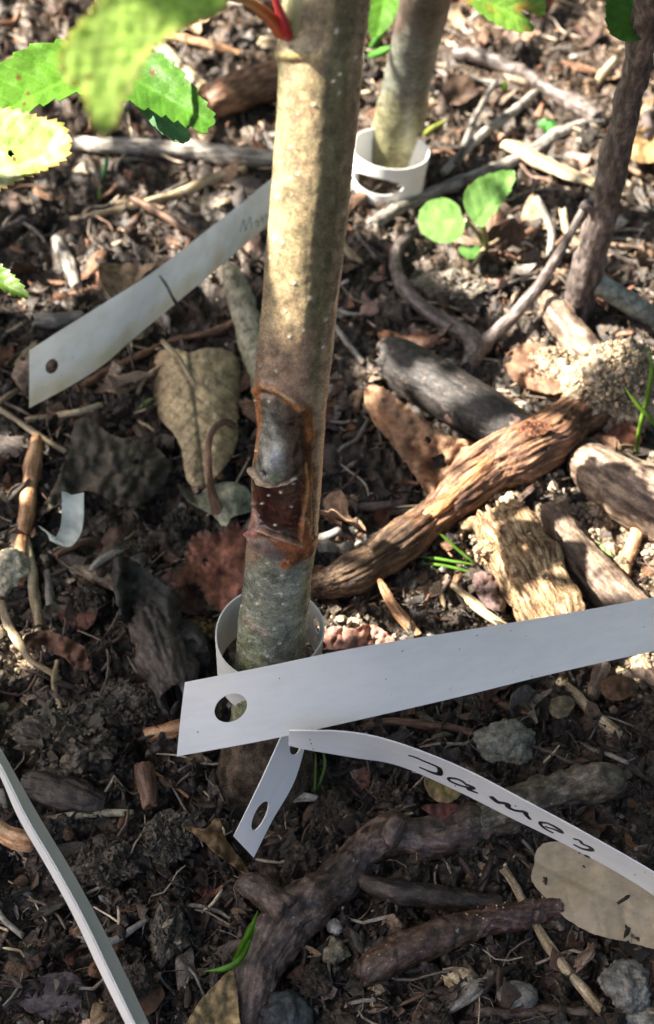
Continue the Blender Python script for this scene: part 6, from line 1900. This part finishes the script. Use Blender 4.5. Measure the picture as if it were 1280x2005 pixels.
    for _ in range(2):
        q = dil.copy(); q[1:] |= dil[:-1]; q[:-1] |= dil[1:]; q[:, 1:] |= dil[:, :-1]; q[:, :-1] |= dil[:, 1:]; dil = q
    sets = [(order, grid, None), ([(2.4, 2500), (1.5, 6000), (.9, 9000)], dil, 1)]
    jobs = [(rad, tries, gset, fresh) for od, gset, fresh in sets for rad, tries in od]
    done2 = False
    for (rad, tries, grid, fresh) in jobs:
        if fresh and not done2:
            cov = np.zeros((nx, ny), bool); need = ~dil; ii, jj = np.where(need & (np.abs(XX - 2) < 34)); done2 = True
        for _ in range(tries):
            k = r.integers(0, len(ii)); i, j = ii[k], jj[k]
            if cov[i, j]: continue
            ang = r.uniform(0, np.pi)
            ca, sa = math.cos(ang), math.sin(ang)
            m = int(rad / res) + 1
            a0, a1, b0, b1 = max(0, i - m), min(nx, i + m + 1), max(0, j - m), min(ny, j + m + 1)
            dx = XX[a0:a1, b0:b1] - gx[i]; dy = YY[a0:a1, b0:b1] - gy[j]
            u = dx * ca + dy * sa; v = -dx * sa + dy * ca
            e = (u / rad) ** 2 + (v / (rad * .62)) ** 2 < 1
            if (grid[a0:a1, b0:b1] & e).sum() > .04 * e.sum(): continue
            if (need[a0:a1, b0:b1] & e & ~cov[a0:a1, b0:b1]).sum() < .25 * e.sum(): continue
            cov[a0:a1, b0:b1] |= e
            h = r.uniform(29, 46) if rad < 1.2 else r.uniform(33, 58)
            leaves.append((gx[i] - HX * h, gy[j] - HY * h, h, rad, ang))
    # one flat-ish leaf per entry, turned so that its face meets the sun
    V, F = [], []
    n = 10
    for (x, y, h, rad, ang) in leaves:
        t = np.linspace(-1, 1, 6)
        wv = np.sqrt(np.clip(1 - t ** 2, 0, 1)) * .62 * (1 - .15 * t)
        A = np.array([math.cos(ang), math.sin(ang), 0]); B = np.array([-math.sin(ang), math.cos(ang), 0])
        # tilt inside the shadow: slide points along the sun ray, the ground shadow stays an ellipse
        ta, tb = r.normal(0, .35), r.normal(0, .25)
        rows = []
        for q, ww in zip(t, wv):
            for sgn in (-1, 0, 1):
                off = A * q * rad * 1.06 + B * sgn * ww * rad * 1.06
                lift = ta * q * rad + tb * sgn * ww * rad + (.12 * rad * abs(sgn) * ww)
                rows.append(np.array([x, y, h]) + off + SUN / SUN[2] * lift)
        base = len(V) * 0
        V.append(np.array(rows))
    V = np.concatenate(V) if V else np.zeros((0, 3))
    b = np.arange(len(leaves))[:, None] * 18
    q = []
    for k in range(5):
        for s in (0, 1):
            q.append(np.stack([b[:, 0] + 3 * k + s, b[:, 0] + 3 * k + s + 1, b[:, 0] + 3 * k + s + 4, b[:, 0] + 3 * k + s + 3], -1))
    Fq = np.concatenate(q)
    col = np.repeat(np.array([.075, .16, .03])[None] * np.exp(r.normal(0, .25, (len(leaves), 1))), 18, 0)
    base = np.array([-52., 24., 0.])
    root = thing('overhanging_shrub', 'leafy green shrub to the left whose leaves overhang and shade the bed', 'shrub', base)
    o = part('crown', (V, [Fq], np.column_stack([col, np.zeros(len(col))]), None), M['shrub_leaf'], root)
    o['kind'] = 'stuff'
    C = V.mean(0)
    P = np.array([base - [0, 0, 2], base + [2, 1, 14], base + [1, -1, 28], base + [4, 1, 42], base + [8, 2, 58]])
    part('trunk', tube(P, [1.6, 1.3, 1.1, .8, .4], 20, .5, .05, .6, foot=False), M['bark_grey'], root)
    cl = leaves
    for k in range(26):
        tgt = np.array(cl[int(r.integers(0, len(cl)))][:3])
        st = base + np.array([2, 0, r.uniform(20, 44)])
        mid = (st + tgt) / 2 + np.array([0, 0, 3]) 
        # limbs run above the leaves so that they never cross the view
        mid[2] = max(mid[2], 32); tgt[2] += .5
        part('limb', tube([st, mid, tgt], [.35, .22, .06], 8, .8, .02, .6, foot=False), M['bark_grey'], root)
    return len(leaves), need.mean(), (need & ~cov).mean()
build_shrub()

def build_added_hedge():  # unseen bushes, added to keep sky light off the right and far sides
    r = np.random.default_rng(303)
    spots = [(66, 2, 95), (74, 34, 105), (82, 70, 110), (70, 112, 115), (34, 140, 120), (-8, 152, 115), (-52, 146, 110)]
    names = ['nearest the thin purple sapling', 'second from the near end', 'third from the near end', 'at the corner of the row', 'behind the slim sapling', 'straight behind the thick trunk', 'at the far end of the row']
    for k, (x, y, H) in enumerate(spots):
        b = np.array([x, y, float(h_low(x, y))])
        root = thing('added_bush', f'added unseen bush blocking sky light beyond the bed, {names[k]}', 'bush', b, 'added bushes that dim the light round the bed')
        part('trunk', tube([b - [0, 0, 2], b + [1, 0, H * .3], b + [0, 2, H * .75]], [2.2, 1.6, .7], 12, 2, .1, .4, foot=False), M['bark_grey'], root)
        n = 1500
        d = r.normal(size=(n, 3)); d /= np.linalg.norm(d, axis=1)[:, None]
        rad = r.random(n)[:, None] ** .4 * (1 + .25 * noise3(d * 1.5 + k * 5)[:, None])
        c = b + [0, 0, H * .52] + d * rad * [24, 22, H * .5]
        a = r.normal(size=(n, 3)); a /= np.linalg.norm(a, axis=1)[:, None]
        e = np.cross(a, r.normal(size=(n, 3))); e /= np.linalg.norm(e, axis=1)[:, None]
        f = np.cross(a, e)
        L = r.uniform(2.5, 4.2, n)[:, None]
        V = np.stack([c - a * L, c - a * L * .2 + e * L * .5, c + a * L, c - a * L * .2 - e * L * .5, c + f * L * .12], 1).reshape(-1, 3)
        i = np.arange(n) * 5
        F = np.concatenate([np.stack([i + p, i + q, i + 4], -1) for p, q in ((0, 1), (1, 2), (2, 3), (3, 0))])
        col = np.repeat(np.array([.05, .10, .025])[None] * np.exp(r.normal(0, .3, (n, 1))), 5, 0)
        o = part('crown', (V, [F], np.column_stack([col, np.zeros(len(col))]), None), M['shrub_leaf'], root)
        o['kind'] = 'stuff'
build_added_hedge()
